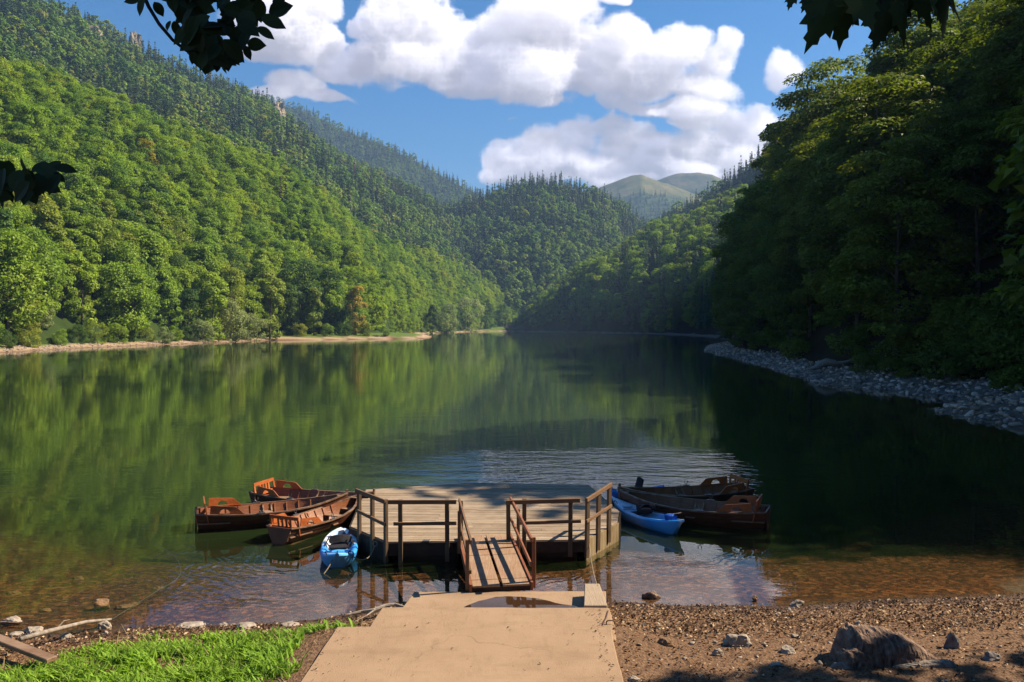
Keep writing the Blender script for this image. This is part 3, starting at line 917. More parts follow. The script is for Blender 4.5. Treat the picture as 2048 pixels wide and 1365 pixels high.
def wood(name, label, cat, pts, group=None):
    """massed trees: one object of kind stuff, one instance per point (x, y, z, scale, turn, template)"""
    P_ = np.array(pts, dtype=np.float32)
    me = bpy.data.meshes.new(name)
    me.vertices.add(len(P_))
    me.vertices.foreach_set('co', np.ascontiguousarray(P_[:, :3]).ravel())
    for nm, col in (('size', 3), ('turn', 4)):
        a = me.attributes.new(nm, 'FLOAT', 'POINT'); a.data.foreach_set('value', np.ascontiguousarray(P_[:, col]))
    a = me.attributes.new('kind_index', 'INT', 'POINT'); a.data.foreach_set('value', P_[:, 5].astype(np.int32))
    o = link(name, me)
    ng = bpy.data.node_groups.new('plant_trees', 'GeometryNodeTree')
    ng.interface.new_socket('Geometry', in_out='INPUT', socket_type='NodeSocketGeometry')
    ng.interface.new_socket('Geometry', in_out='OUTPUT', socket_type='NodeSocketGeometry')
    t = NT(ng)
    gi_ = t.n('NodeGroupInput'); go_ = t.n('NodeGroupOutput')
    jn = t.n('GeometryNodeJoinGeometry')
    size = t.n('GeometryNodeInputNamedAttribute', data_type='FLOAT'); size.inputs['Name'].default_value = 'size'
    turn = t.n('GeometryNodeInputNamedAttribute', data_type='FLOAT'); turn.inputs['Name'].default_value = 'turn'
    ki = t.n('GeometryNodeInputNamedAttribute', data_type='INT'); ki.inputs['Name'].default_value = 'kind_index'
    rot = t.n('ShaderNodeCombineXYZ', {2: turn.outputs[0]})
    e2r = t.n('FunctionNodeEulerToRotation', {0: rot.outputs[0]})
    for k in sorted(set(int(q) for q in P_[:, 5])):
        cmp_ = t.n('FunctionNodeCompare', data_type='INT', operation='EQUAL')
        t.link(ki.outputs[0], cmp_.inputs[2]); cmp_.inputs[3].default_value = k
        oi = t.n('GeometryNodeObjectInfo'); oi.inputs['Object'].default_value = tmpl_obj(k)
        ins = t.n('GeometryNodeInstanceOnPoints')
        t.link(gi_.outputs[0], ins.inputs['Points'])
        t.link(cmp_.outputs[0], ins.inputs['Selection'])
        t.link(oi.outputs['Geometry'], ins.inputs['Instance'])
        t.link(e2r.outputs[0], ins.inputs['Rotation'])
        t.link(size.outputs[0], ins.inputs['Scale'])
        t.link(ins.outputs[0], jn.inputs[0])
    t.link(jn.outputs[0], go_.inputs[0])
    md = o.modifiers.new('plant_trees', 'NODES')
    md.node_group = ng
    return tag(o, label, cat, group, 'stuff')

_tm = {}
def tmpl_obj(k):
    if k not in _tm:
        _tm[k] = bpy.data.objects.new('tree_pattern', ALLT[k])      # never linked to the scene: only its shape is planted
    return _tm[k]

rng = np.random.RandomState(77)
def jitter_grid(x0, x1, y0, y1, sp):
    xs = np.arange(x0, x1, sp); ys = np.arange(y0, y1, sp)
    X, Y = np.meshgrid(xs, ys, indexing='ij')
    X = X + rng.uniform(-.42, .42, X.shape) * sp; Y = Y + rng.uniform(-.42, .42, Y.shape) * sp
    return X.ravel(), Y.ravel()

def hill_points(hl, sp, umin, umax, tmin, tmax, firf, smin=0.75, smax=1.2, broad='mix', gap=None):
    ymax = float(max(hl.rc)) * 1.25; ymin = float(min(hl.rf)) * 0.95
    x0 = min((umin - 1024) / F_PX * ymax, (umin - 1024) / F_PX * ymin); x1 = max((umax - 1024) / F_PX * ymax, (umax - 1024) / F_PX * ymin)
    x, y = jitter_grid(x0, x1, ymin, ymax, sp)
    u = 1024 + F_PX * x / y
    t = hl.t_of(x, y)
    ok = (u > umin) & (u < umax) & (t > tmin) & (t < tmax)
    x, y, t, u = x[ok], y[ok], t[ok], u[ok]
    z = hl.h(x, y)
    ff = np.clip(firf(t, x, y), 0, 1)
    isf = rng.rand(len(x)) < ff
    kind = np.where(isf, rng.choice(IX['fir'], len(x)), rng.choice(IX[broad], len(x)))
    sc = rng.uniform(smin, smax, len(x)) * np.where(isf, 1.08, 1.0)
    return np.stack([x, y, z - 0.4, sc, rng.rand(len(x)) * 6.283, kind], 1)

# --- the woods on the slopes
PL = hill_points(H_LEFT, 4.7, -230, 1075, 0.0, 1.12, lambda t, x, y: np.clip(0.05 * fbm2(x, y, 31, 60) + 0.005, 0, .1), 0.46, 0.90)
PM = hill_points(H_MASSIF, 9.5, -80, 1080, 0.08, 1.06, lambda t, x, y: 0.46 + 0.75 * fbm2(x, y, 32, 150) + 0.25 * (x / np.maximum(y, 1) + .25), 0.6, 1.3, 'far')
PB = hill_points(H_BEHIND, 15.0, 420, 1080, 0.35, 1.05, lambda t, x, y: 0.55 + 0.6 * fbm2(x, y, 33, 250), 0.6, 1.4, 'far')
PK = hill_points(H_KNOLL, 8.4, 770, 1460, 0.02, 1.06, lambda t, x, y: 1.35 * (t - 0.45) + 0.22 + 0.9 * fbm2(x, y, 34, 100), 0.55, 1.3, 'far')
PP = hill_points(H_PEAK, 19.0, 1090, 1560, 0.2, 0.84, lambda t, x, y: 0.7 + 0 * t, 0.8, 1.2, 'far')
PP = PP[rng.rand(len(PP)) < np.clip((0.84 - H_PEAK.t_of(PP[:, 0], PP[:, 1]) + 0.12 * fbm2(PP[:, 0], PP[:, 1], 36, 200)) * 9, 0, 1)]
PR = hill_points(H_RIDGE, 8.0, 1225, 1760, 0.15, 1.06, lambda t, x, y: 0.62 + 0.6 * fbm2(x, y, 35, 120), 0.55, 1.35, 'far')
# ------------------------------------------------------------------ single trees
def plant(name, pair, loc, scale, turn, label, group, leafmat=None, cat='tree', sz=1.0):
    root = empty(name, loc, turn)
    root.scale = (scale, scale, scale * sz)
    tag(root, label, cat, group)
    c = link('crown', pair[0], root)
    if leafmat is not None:
        c.material_slots[0].link = 'OBJECT'
        c.material_slots[0].material = leafmat
    link('trunk', pair[1], root)
    return root

def upix(p):
    return 1024 + F_PX * p[:, 0] / p[:, 1]

# left shore: the nearest trees one by one, the slope above as one wood
u_ = upix(PL); s_ = shore_dist(PL[:, 0], PL[:, 1])
cand = np.where((u_ > -40) & (u_ < 1010) & (s_ < 42) & (s_ > 5.4) & (PL[:, 5] < 3))[0]
order = cand[np.argsort(PL[cand, 1] * (1 + 0.018 * s_[cand]))]
single = order[:215]
rest = np.ones(len(PL), bool); rest[single] = False
rest &= s_ > 5.4
KINDS = [('mid green', LF_MID, 0.36), ('dark green', LF_DARK, 0.14), ('light green', LF_LIGHT, 0.34), ('olive yellow', LF_OLIVE, 0.16)]
rk = np.random.RandomState(5)
for i in single:
    k = rk.choice(4, p=[q[2] for q in KINDS])
    nm, mt, _ = KINDS[k]
    x, y, z = PL[i, :3]
    row = s_[i] < 17
    z = float(ground_h(x, y)) - 0.2 if PL[i, 1] < H_LEFT.par(u_[i])[0] + 3 else z
    lab = '%s broadleaf tree in the %s row of the sunlit left shore wood' % (nm, 'waterside' if row else 'second')
    plant('broadleaf_tree', BROAD[rk.randint(4)], (x, y, z), float(PL[i, 3]) * (1.30 if row else 1.12), float(PL[i, 4]), lab, nm + ' trees, left shore, ' + ('waterside row' if row else 'second row'), mt)
wood('forest', 'bright green broadleaf wood covering the sunlit slope left of the lake', 'forest', PL[rest])
wood('forest', 'bluish wood of firs and broadleaf trees on the high ridge behind the left slope', 'forest', PM)
wood('forest', 'dark hazy fir wood on the far ridge dipping to the valley gap', 'forest', PB)
wood('forest', 'fir topped wood on the rounded hill at the end of the lake', 'forest', PK)
wood('forest', 'blue hazy wood below the bare summits in the far valley', 'forest', PP)
wood('forest', 'fir wood on the ridge rising behind the shaded right bank', 'forest', PR)

def on_left(u, v_shore, d_in, pair, scale, label, mt, name='broadleaf_tree', group=None, sz=1.0, cat='tree'):
    p = gp(u, v_shore)
    k = (p.y + d_in) / p.y
    x, y = p.x * k, p.y * k
    z = max(float(ground_h(x, y)), float(H_LEFT.h(x, y)) if H_LEFT.t_of(np.array([x]), np.array([y]))[0] > 0 else -9)
    return plant(name, pair, (x, y, z - 0.2), scale, rk.rand() * 6.28, label, group, mt, cat, sz)
for a in ((712, 679, 12, BROAD[1], 1.0, 'rusty orange tree turning colour at the water edge of the left wood', LF_RUST),
          (628, 680, 9, BROAD[3], 0.95, 'yellowish slim tree standing beside the dark shaded hollow on the left shore', LF_OLIVE),
          (540, 682, 13, BROAD[1], 1.25, 'tall yellow-brown tree on the edge of the dark hollow, left shore', LF_OLIVE),
          (425, 687, 13, BROAD[1], 1.1, 'vivid light green tree behind the grey willow bushes', LF_LIGHT),
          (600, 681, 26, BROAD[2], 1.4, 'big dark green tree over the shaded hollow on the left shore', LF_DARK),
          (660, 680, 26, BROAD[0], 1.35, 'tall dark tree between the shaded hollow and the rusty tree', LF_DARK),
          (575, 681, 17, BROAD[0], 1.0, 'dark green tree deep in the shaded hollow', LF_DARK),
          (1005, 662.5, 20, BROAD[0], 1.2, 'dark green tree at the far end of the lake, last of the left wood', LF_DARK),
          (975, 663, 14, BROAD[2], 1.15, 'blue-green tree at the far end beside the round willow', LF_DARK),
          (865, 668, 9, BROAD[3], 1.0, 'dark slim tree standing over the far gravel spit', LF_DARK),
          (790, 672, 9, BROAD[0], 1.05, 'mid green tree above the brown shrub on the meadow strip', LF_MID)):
    on_left(*a)
for u, v, d_in, k, sc, lab in ((405, 687, 5.5, 0, 0.85, 'low spreading grey-green willow bush overhanging the stony left beach'), (500, 683, 6.5, 0, 1.15, 'rounded grey-green willow bush on the left shore beside the dark hollow'),
                               (462, 685, 8, 1, 1.45, 'tall grey-green willow between two willow bushes on the left shore'), (935, 664.4, 10, 0, 3.0, 'large round grey-green willow at the far end of the lake'),
                               (893, 667, 9, 1, 2.3, 'grey-green willow just left of the large round willow'), (30, 700, 5.5, 1, 0.8, 'grey-green bush at the left edge of the beach'),
                               (85, 698, 5.5, 1, 0.75, 'olive bush over the left stony beach near its widest part'), (330, 690, 5.5, 1, 0.6, 'small grey-green bush low on the beach, left of the willow bush')):
    on_left(u, v, d_in, WILLOW[k], sc, lab, LF_WILLOW, 'willow_tree' if sc > 1 else 'willow_bush', None, 0.85 if sc < 1.2 else 1.0, 'tree' if sc > 1 else 'bush')
rk2 = np.random.RandomState(15)
for k, u in enumerate((-20, 15, 60, 120, 155, 190, 235, 262, 292, 350, 372, 600, 655, 690, 735, 770)):
    v = np.interp(u, [0, 150, 290, 370, 450, 540, 640, 760], [706, 697, 691, 688, 685, 681, 680, 678.5])
    on_left(u, v, 6.5 + 2 * rk2.rand(), WILLOW[rk2.randint(2)], 0.38 + 0.34 * rk2.rand(), 'low green bush along the foot of the wood on the left beach', (LF_MID, LF_DARK, LF_OLIVE)[k % 3], 'waterside_bush', 'low bushes along the left beach', 0.9, 'bush')
on_left(822, 671.5, 4, WILLOW[0], 0.55, 'brown dry shrub on the green meadow strip of the left shore', LF_RUST, 'dry_shrub', None, 0.45, 'bush')

# right bank: steep and wooded, in its own shade
LIT = [(x, y, z) for x in np.arange(-8, 10, 1.0) for y, z in ((12.8, .4), (14.2, .2), (15.4, .05))] + [(x, y, .4) for x in np.arange(-8, 4.2, .8) for y in (10.7, 11.6)] + \
      [(x, y, .5) for x in np.arange(-4, 2.2, .8) for y in (18.2, 19.4, 20.5)] + [(x, y, .6) for x in (-8, -7, -6, -5, -4.4) for y in (19, 20.5, 22, 23.8)] + [(-3.5, 24, .5), (-2, 24, .5), (3.6, 20, .3), (4.2, 20, .3)] + \
      [(x, y, 0) for x in (5, 6.5, 8, 9.5) for y in (16, 17, 18)]
LIT = np.array(LIT)
def shades(x, y, z0, z1, r):
    """does a crown between heights z0 and z1, radius r, throw its shade on a spot the photo shows in sun?"""
    rel = np.array([x, y]) - LIT[:, :2]
    sd = np.array([SUN.x, SUN.y]); sl = np.linalg.norm(sd); sd = sd / sl
    along = rel @ sd
    off = np.abs(rel[:, 0] * sd[1] - rel[:, 1] * sd[0])
    zr = LIT[:, 2] + along * math.tan(SUN_EL)
    return bool(np.any((off < r) & (along > 0) & (zr > z0 - r * 0.9) & (zr < z1)))

x, y = jitter_grid(10, 360, -30, 990, 6.4)
sd_ = shore_dist(x, y)
ok = (sd_ > 5.2) & (x > 12) & (x > -0.02 * y + 20)
ok &= ~((y > 260) & (rng.rand(len(x)) < 0.18)) & (sd_ < np.interp(y, [0, 200, 400, 1000], [80, 110, 160, 200]))
x, y, sd_ = x[ok], y[ok], sd_[ok]
z = bank_h(x, y)
BK = []
for a, b, c, s1 in zip(x, y, z, sd_):
    sc = rng.uniform(0.95, 1.55) * (0.66 if s1 < 9 else 1.0) * (1.0 if b < 330 else 0.85)
    if b < 45 and shades(a, b, c + 2, c + 24 * sc, 7.4 * sc):
        continue
    if b > 45:
        top = (HOR - np.interp(1024 + F_PX * (a - 3.6 * sc) / b, CREST_U, CREST_V)) / F_PX * b + CAMZ
        lim = (top - c) / 24.0 * rng.uniform(.58, 1.0)
        if lim < 0.45:
            continue
        sc = min(sc, lim)
    BK.append((a, b, c - 0.5, sc, rng.rand() * 6.28, s1))
BK = np.array(BK)
ub = upix(BK) ; ub[BK[:, 1] <= 1] = 9999
inview = (ub > 1000) & (ub < 2090) & (BK[:, 1] > 20)
isfir = (rng.rand(len(BK)) < np.where((BK[:, 1] > 300), 0.55, 0.07))
ordr = np.where(inview)[0]
ordr = ordr[np.argsort(BK[ordr, 1] * (1 + 0.012 * BK[ordr, 5]))]
sing = set(ordr[:150].tolist()) | set([i for i in ordr if BK[i, 1] > 300 and BK[i, 5] < 22][:60])
labs = {}
stuffpts = []
for i in range(len(BK)):
    a, b, c, sc, tr_, s1 = BK[i]
    if i in sing:
        far = b > 260
        edge = s1 < 14
        where = 'far part of the shaded right bank' if far else ('dark right bank just above the stones' if edge else 'steep upper slope of the dark right bank')
        if isfir[i]:
            plant('fir_tree', FIR[i % 2], (a, b, c), sc * (1.3 if far else 1.0), tr_, 'pointed dark fir on the ' + where, 'firs, ' + where)
        elif far:
            k = rk.choice(3, p=(.35, .25, .4))
            nm, mt = (('green', LF_MID), ('dark green', LF_DARK), ('light green', LF_LIGHT))[k]
            plant('broadleaf_tree', BROAD[i % 4], (a, b, c), sc * 1.05, tr_, nm + ' broadleaf tree on the ' + where, nm + ' trees, ' + where, mt)
        else:
            plant('beech_tree', BEECH[i % 3], (a, b, c), sc, tr_, 'big layered beech on the ' + where, 'beeches, ' + where)
    else:
        if b > 240:
            k = rng.choice(IX['fir']) if isfir[i] else rng.choice(IX['mix'])
        else:
            k = rng.choice(IX['beech'])
        stuffpts.append((a, b, c, sc * (1.1 if k in IX['mix'] else 1), tr_, k))
# unseen trees right of view, placed to shade beach corner, dock, lake and boughs
for a, b, sc in ((29, 31.7, 1.15), (36, 37, 1.2), (36, 31.5, 1.05), (19.8, 11.7, 0.72), (14.0, 3.6, 1.15), (44, 41, 1.4), (50, 38, 1.3), (47, 46, 1.4), (41, 47, 1.3), (24.5, 8.0, 0.7), (15.5, 4.5, 0.6), (9.5, 1.0, 0.62), (22, 4, .7)):
    stuffpts.append((a, b, float(bank_h(a, b)) - 0.3, sc, rng.rand() * 6, 7))
for u, b, vt, lab in ((1648, 150, 104, 'tallest beech on the right bank, its sunlit crown leaning out against the sky'), (1835, 112, -6, 'tall beech under the maple leaves, high on the right bank'), (1576, 196, 232, 'beech with sunlit outer branches, outermost against the clouds')):
    a = (u - 1024) / F_PX * b
    c = float(bank_h(a, b)) - .4
    plant('beech_tree', BEECH[int(b) % 3], (a, b, c), min(2.0, ((HOR - vt) / F_PX * b + CAMZ - c) / 24.3), b, lab, None)
wood('forest', 'dark beech wood deeper in the steep right bank', 'forest', stuffpts)

# undergrowth over the stones of the right bank
rk3 = np.random.RandomState(8)
for k in range(110):
    u = 1440 + 640 * rk3.rand() ** 0.8
    vv = np.interp(u, [1410, 1460, 1540, 1640, 1740, 1840, 1920, 2060], [703, 714, 735, 768, 778, 792, 800, 862])
    p = gp(u, vv)
    f = (5.0 + 6.0 * rk3.rand())
    x, y = p.x + f * 0.97, p.y + f * 0.2
    o = link('shrub', SHRUB[k % 2])
    o.location = (x, y, float(bank_h(x, y)) - 0.2 if float(shore_dist(x, y)) > 5 else float(ground_h(x, y)) - .1)
    sc = 0.4 + 0.85 * rk3.rand()
    o.scale = (sc, sc, sc * 0.75); o.rotation_euler = (0, 0, rk3.rand() * 6)
    tag(o, 'low dark shrub between the stones and the trees of the right bank', 'bush', 'shrubs along the right bank')
# ------------------------------------------------------------------ materials of the things
def island_mat(name, stops, rough=0.8, grain=(2, 40, 40), gamt=0.35, spec=0.25, bump=0.004, axis_obj=False):
    """wood boards: a tone per board, grain along it, and blotchy weathering"""
    m_, t = newmat(name)
    ge = t.n('ShaderNodeNewGeometry')
    p = t.n('ShaderNodeTexCoord').outputs['Object'] if axis_obj else ge.outputs['Position']
    gr = t.rng(t.noise(t.v('MULTIPLY', p, grain), 1.0, 5, 0.65), 0.3, 0.7)
    bl = t.rng(t.noise(p, 2.3, 5, 0.6), 0.3, 0.7)
    f = t.m('ADD', t.m('MULTIPLY', ge.outputs['Random Per Island'], 0.45), t.m('ADD', t.m('MULTIPLY', gr, gamt), t.m('MULTIPLY', bl, 0.35)), clamp=True)
    col = t.ramp(f, [(p_, tuple((ALB + .04) * c for c in q)) for p_, q in stops])
    b = t.n('ShaderNodeBsdfPrincipled', {'Base Color': col, 'Roughness': rough, 'Specular IOR Level': spec})
    bn = t.n('ShaderNodeBump', {'Height': gr, 'Distance': bump, 'Strength': 1.0})
    t.link(bn.outputs[0], b.inputs['Normal'])
    t.n('ShaderNodeOutputMaterial', {'Surface': b.outputs[0]})
    return m_

M_DECK = island_mat('deck_boards', [(0, (0.16, 0.115, 0.075)), (0.35, (0.30, 0.225, 0.15)), (0.7, (0.42, 0.33, 0.23)), (1, (0.52, 0.43, 0.32))], grain=(1.5, 45, 45))
M_POST = island_mat('post_timber', [(0, (0.045, 0.028, 0.018)), (0.5, (0.105, 0.068, 0.042)), (1, (0.21, 0.145, 0.09))], grain=(30, 30, 2))
M_RAIL = island_mat('rail_timber', [(0, (0.08, 0.045, 0.026)), (0.5, (0.17, 0.095, 0.052)), (1, (0.27, 0.165, 0.095))], grain=(3, 12, 30))
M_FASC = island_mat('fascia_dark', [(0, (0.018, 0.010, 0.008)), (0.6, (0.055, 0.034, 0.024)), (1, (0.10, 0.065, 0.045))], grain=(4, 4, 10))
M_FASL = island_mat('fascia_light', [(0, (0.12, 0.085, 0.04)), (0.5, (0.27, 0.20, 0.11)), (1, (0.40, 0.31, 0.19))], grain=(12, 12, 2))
M_RED = island_mat('red_brown_paint', [(0, (0.10, 0.032, 0.018)), (0.5, (0.26, 0.085, 0.038)), (1, (0.36, 0.15, 0.075))], grain=(25, 3, 25), rough=0.6)
M_RAMP = island_mat('ramp_boards', [(0, (0.20, 0.085, 0.045)), (0.4, (0.32, 0.18, 0.105)), (0.75, (0.38, 0.25, 0.155)), (1, (0.44, 0.32, 0.22))], grain=(30, 2, 30), rough=0.75)
M_BEAM = island_mat('squared_beam', [(0, (0.27, 0.20, 0.13)), (0.5, (0.38, 0.29, 0.20)), (1, (0.46, 0.37, 0.27))], grain=(40, 3, 40))
M_HULL = island_mat('boat_hull_varnish', [(0, (0.035, 0.013, 0.009)), (0.35, (0.10, 0.032, 0.017)), (0.7, (0.19, 0.068, 0.033)), (1, (0.30, 0.14, 0.07))], grain=(2.5, 20, 40), rough=0.42, spec=0.4, axis_obj=True)
M_INNER = island_mat('boat_inside_varnish', [(0, (0.07, 0.024, 0.012)), (0.4, (0.19, 0.06, 0.022)), (0.75, (0.30, 0.105, 0.038)), (1, (0.40, 0.17, 0.07))], grain=(3, 25, 30), rough=0.45, spec=0.4, axis_obj=True)
M_ORANGE = island_mat('seat_back_varnish', [(0, (0.20, 0.050, 0.015)), (0.5, (0.42, 0.105, 0.026)), (1, (0.58, 0.20, 0.06))], grain=(20, 3, 30), rough=0.4, spec=0.4, axis_obj=True)
M_GUNW = island_mat('gunwale_worn', [(0, (0.09, 0.045, 0.028)), (0.5, (0.20, 0.115, 0.07)), (1, (0.36, 0.25, 0.17))], grain=(4, 20, 20), rough=0.6, axis_obj=True)
M_BOARDS = island_mat('bottom_boards', [(0, (0.12, 0.065, 0.04)), (0.5, (0.27, 0.16, 0.10)), (1, (0.40, 0.27, 0.18))], grain=(3, 30, 30), rough=0.7, axis_obj=True)
M_IRON = simple_mat('galvanised_iron', [(0, (0.12, 0.11, 0.11)), (1, (0.38, 0.36, 0.35))], (30, 30, 30), 0.45, metallic=0.7, obj=True)
M_RUSTY = simple_mat('rusty_iron', [(0, (0.05, 0.03, 0.022)), (1, (0.15, 0.085, 0.055))], (40, 40, 40), 0.8, obj=True)
M_BLACK = simple_mat('black_fabric', [(0, (0.010, 0.009, 0.012)), (1, (0.035, 0.032, 0.04))], (20, 20, 20), 0.85, 0.01, 60, obj=True)
M_ROPE = simple_mat('old_rope', [(0, (0.22, 0.17, 0.11)), (1, (0.42, 0.35, 0.25))], (60, 60, 60), 0.9, 0.004, 120)
M_GREYROPE = simple_mat('wet_rope', [(0, (0.03, 0.045, 0.03)), (1, (0.07, 0.09, 0.06))], (60, 60, 60), 0.8)
M_WOODGREY = simple_mat('bleached_wood', [(0, (0.20, 0.16, 0.13)), (0.5, (0.36, 0.31, 0.26)), (1, (0.52, 0.47, 0.41))], (14, 14, 3), 0.9, 0.006, 40, obj=True)
M_STUMP = simple_mat('stump_wood', [(0, (0.07, 0.042, 0.03)), (0.5, (0.24, 0.16, 0.12)), (1, (0.42, 0.31, 0.23))], (18, 5, 5), 0.95, 0.03, 16, obj=True)
M_STONE = simple_mat('pale_limestone', [(0, (0.26, 0.21, 0.16)), (0.5, (0.42, 0.36, 0.29)), (1, (0.56, 0.50, 0.42))], (7, 7, 7), 0.9, 0.012, 22, obj=True)
M_STONE_D = simple_mat('grey_stone', [(0, (0.10, 0.09, 0.085)), (0.5, (0.22, 0.20, 0.19)), (1, (0.36, 0.33, 0.31))], (6, 6, 6), 0.9, 0.012, 20, obj=True)
M_STONE_W = simple_mat('drowned_stone', [(0, (0.16, 0.09, 0.045)), (1, (0.36, 0.22, 0.11))], (7, 7, 7), 0.7, 0.012, 22, obj=True)
M_CLIFF = simple_mat('cliff_rock', [(0, (0.20, 0.16, 0.11)), (0.5, (0.38, 0.32, 0.23)), (1, (0.52, 0.45, 0.34))], (0.25, 0.25, 0.10), 0.95, 1.0, 0.3)

def concrete_mat():
    m_, t = newmat('worn_concrete')
    p = pos_node(t)
    n1 = t.rng(t.noise(p, 0.9, 6, 0.6), 0.3, 0.7)
    n2 = t.rng(t.noise(p, 60.0, 4, 0.7), 0.25, 0.75)
    n3 = t.rng(t.noise(t.v('MULTIPLY', p, (3.5, 1.0, 3)), 1.7, 6, 0.7), 0.52, 0.75)
    col = t.ramp(n1, [(0, (0.33, 0.245, 0.165)), (0.5, (0.40, 0.30, 0.205)), (1, (0.46, 0.355, 0.25))])
    col = t.mix(0.42, col, t.ramp(n2, [(0, (0.18, 0.13, 0.09)), (0.4, (0.36, 0.27, 0.19)), (1, (0.58, 0.46, 0.34))]))
    col = t.mix(t.m('MULTIPLY', n3, 0.45), col, (0.25, 0.18, 0.12))
    crk = t.n('ShaderNodeTexVoronoi', {'Vector': t.v('ADD', p, t.v('MULTIPLY', t.n('ShaderNodeTexNoise', {'Scale': 1.6, 'Detail': 5.0, 'Vector': p}).outputs['Color'], (0.7, 0.7, 0.0))), 'Scale': 0.33}, feature='DISTANCE_TO_EDGE')
    crm = t.m('MULTIPLY', t.rng(crk.outputs['Distance'], 0.0, 0.0035, 1.0, 0.0), t.rng(t.noise(p, 0.8, 3, 0.5), 0.45, 0.6))
    col = t.mix(t.m('MULTIPLY', crm, 0.42), col, (0.08, 0.055, 0.04))
    silt = t.rng(t.noise(t.v('MULTIPLY', p, (0.6, 1.6, 1)), 1.3, 7, 0.65), 0.50, 0.72)
    col = t.mix(t.m('MULTIPLY', silt, 0.40), col, (0.22, 0.155, 0.10))
    pit = t.n('ShaderNodeTexVoronoi', {'Vector': p, 'Scale': 9.0})
    col = t.mix(t.m('MULTIPLY', t.rng(pit.outputs['Distance'], 0.0, 0.10, 1.0, 0.0), 0.5), col, (0.14, 0.095, 0.06))
    col = t.mix(1.0, col, (0.75, 0.69, 0.63), 'MULTIPLY')
    b = t.n('ShaderNodeBsdfPrincipled', {'Base Color': col, 'Roughness': 0.93, 'Specular IOR Level': 0.2})
    bn = t.n('ShaderNodeBump', {'Height': t.m('ADD', n2, t.m('MULTIPLY', n1, 2.0)), 'Distance': 0.004, 'Strength': 1.0})
    t.link(bn.outputs[0], b.inputs['Normal'])
    t.n('ShaderNodeOutputMaterial', {'Surface': b.outputs[0]})
    return m_
M_CONC = concrete_mat()

# ------------------------------------------------------------------ concrete path and its end block
def rough_poly(poly, step=0.35, amp=0.018, seed=1):
    rnd = random.Random(seed)
    out = []
    n = len(poly)
    for i in range(n):
        a, b = Vector(poly[i]), Vector(poly[(i + 1) % n])
        k = max(1, int((b - a).length / step))
        for j in range(k):
            p = a.lerp(b, j / k)
            out.append((p.x + (rnd.uniform(-amp, amp) if j else 0), p.y + (rnd.uniform(-amp, amp) if j else 0)))
    return out
def slab(poly, zb, zt, seed, ztf=None):
    pl = rough_poly(poly, seed=seed)
    mb = MB(); mb.prism(pl, zb, [zt + (ztf(x, y) if ztf else 0) for x, y in pl])
    o = mb.build('path', M_CONC, bevel=0.012)
    return tag(o, kind='structure')
SL_A, SL_B, SL_C = 0.22, 0.42, 0.45
slab([(-1.87, 15.26), (-1.98, 14.2), (-2.0, 13.4), (1.75, 13.4), (1.72, 14.5), (1.80, 15.30)][::-1], -0.5, SL_A, 1)
slab([(-2.25, 13.84), (-2.34, 12.4), (1.62, 12.4), (1.68, 13.82)][::-1], -0.4, SL_B, 2)
slab([(-2.82, 12.86), (-2.86, 11.6), (-2.89, 10.8), (-2.94, 9.0), (1.44, 9.0), (1.52, 10.8), (1.55, 11.9), (1.60, 12.85)][::-1], -0.3, SL_C, 3)
mb = MB()
mb.add([(-2.95, 9.0, .45), (1.44, 9.0, .45), (1.44, 0.6, 3.28), (-2.95, 0.6, 3.28), (-2.95, 9.0, -.2), (1.44, 9.0, -.2), (1.44, .6, 2.3), (-2.95, .6, 2.3)], [(0, 1, 2, 3), (0, 3, 7, 4), (1, 5, 6, 2), (2, 6, 7, 3)])
tag(mb.build('path', M_CONC), kind='structure')

mb = MB()
mb.prism([(1.365, 15.02), (1.645, 15.02), (1.655, 13.845), (1.245, 13.845)][::-1], SL_A - 0.02, 0.455)
o = mb.build('timber_block', M_BEAM, bevel=0.012)
tag(o, 'squared timber block lying at the lake end of the concrete path beside the puddle', 'timber block')

pd = [gp(690 + a / 3.657, 940 + b / 3.657, SL_A) for a, b in ((870, 1003), (940, 975), (1030, 950), (1100, 932), (1190, 926), (1300, 930), (1400, 940), (1500, 962), (1590, 985), (1680, 996), (1712, 1010), (1706, 1050), (880, 1050))]
pl = rough_poly([(p.x, p.y) for p in pd], 0.12, 0.02, 9)
def puddle_mat():
    m_, t = newmat('puddle_water')
    fr = t.n('ShaderNodeFresnel', {'IOR': 1.333})
    gl = t.n('ShaderNodeBsdfGlossy', {'Color': (1, 1, 1, 1), 'Roughness': 0.01})
    tr = t.n('ShaderNodeBsdfTransparent', {'Color': (0.42, 0.36, 0.32, 1)})
    s = t.n('ShaderNodeMixShader', {0: fr.outputs[0], 1: tr.outputs[0], 2: gl.outputs[0]})
    t.n('ShaderNodeOutputMaterial', {'Surface': s.outputs[0]})
    return m_
def puddle_up(o):
    if o.data.polygons[0].normal.z < 0:
        o.data.flip_normals()
    return o
mb = MB(); mb.add([(x, y, SL_A + 0.005) for x, y in pl], [tuple(range(len(pl)))])
tag(puddle_up(mb.build('puddle', puddle_mat())), kind='structure')

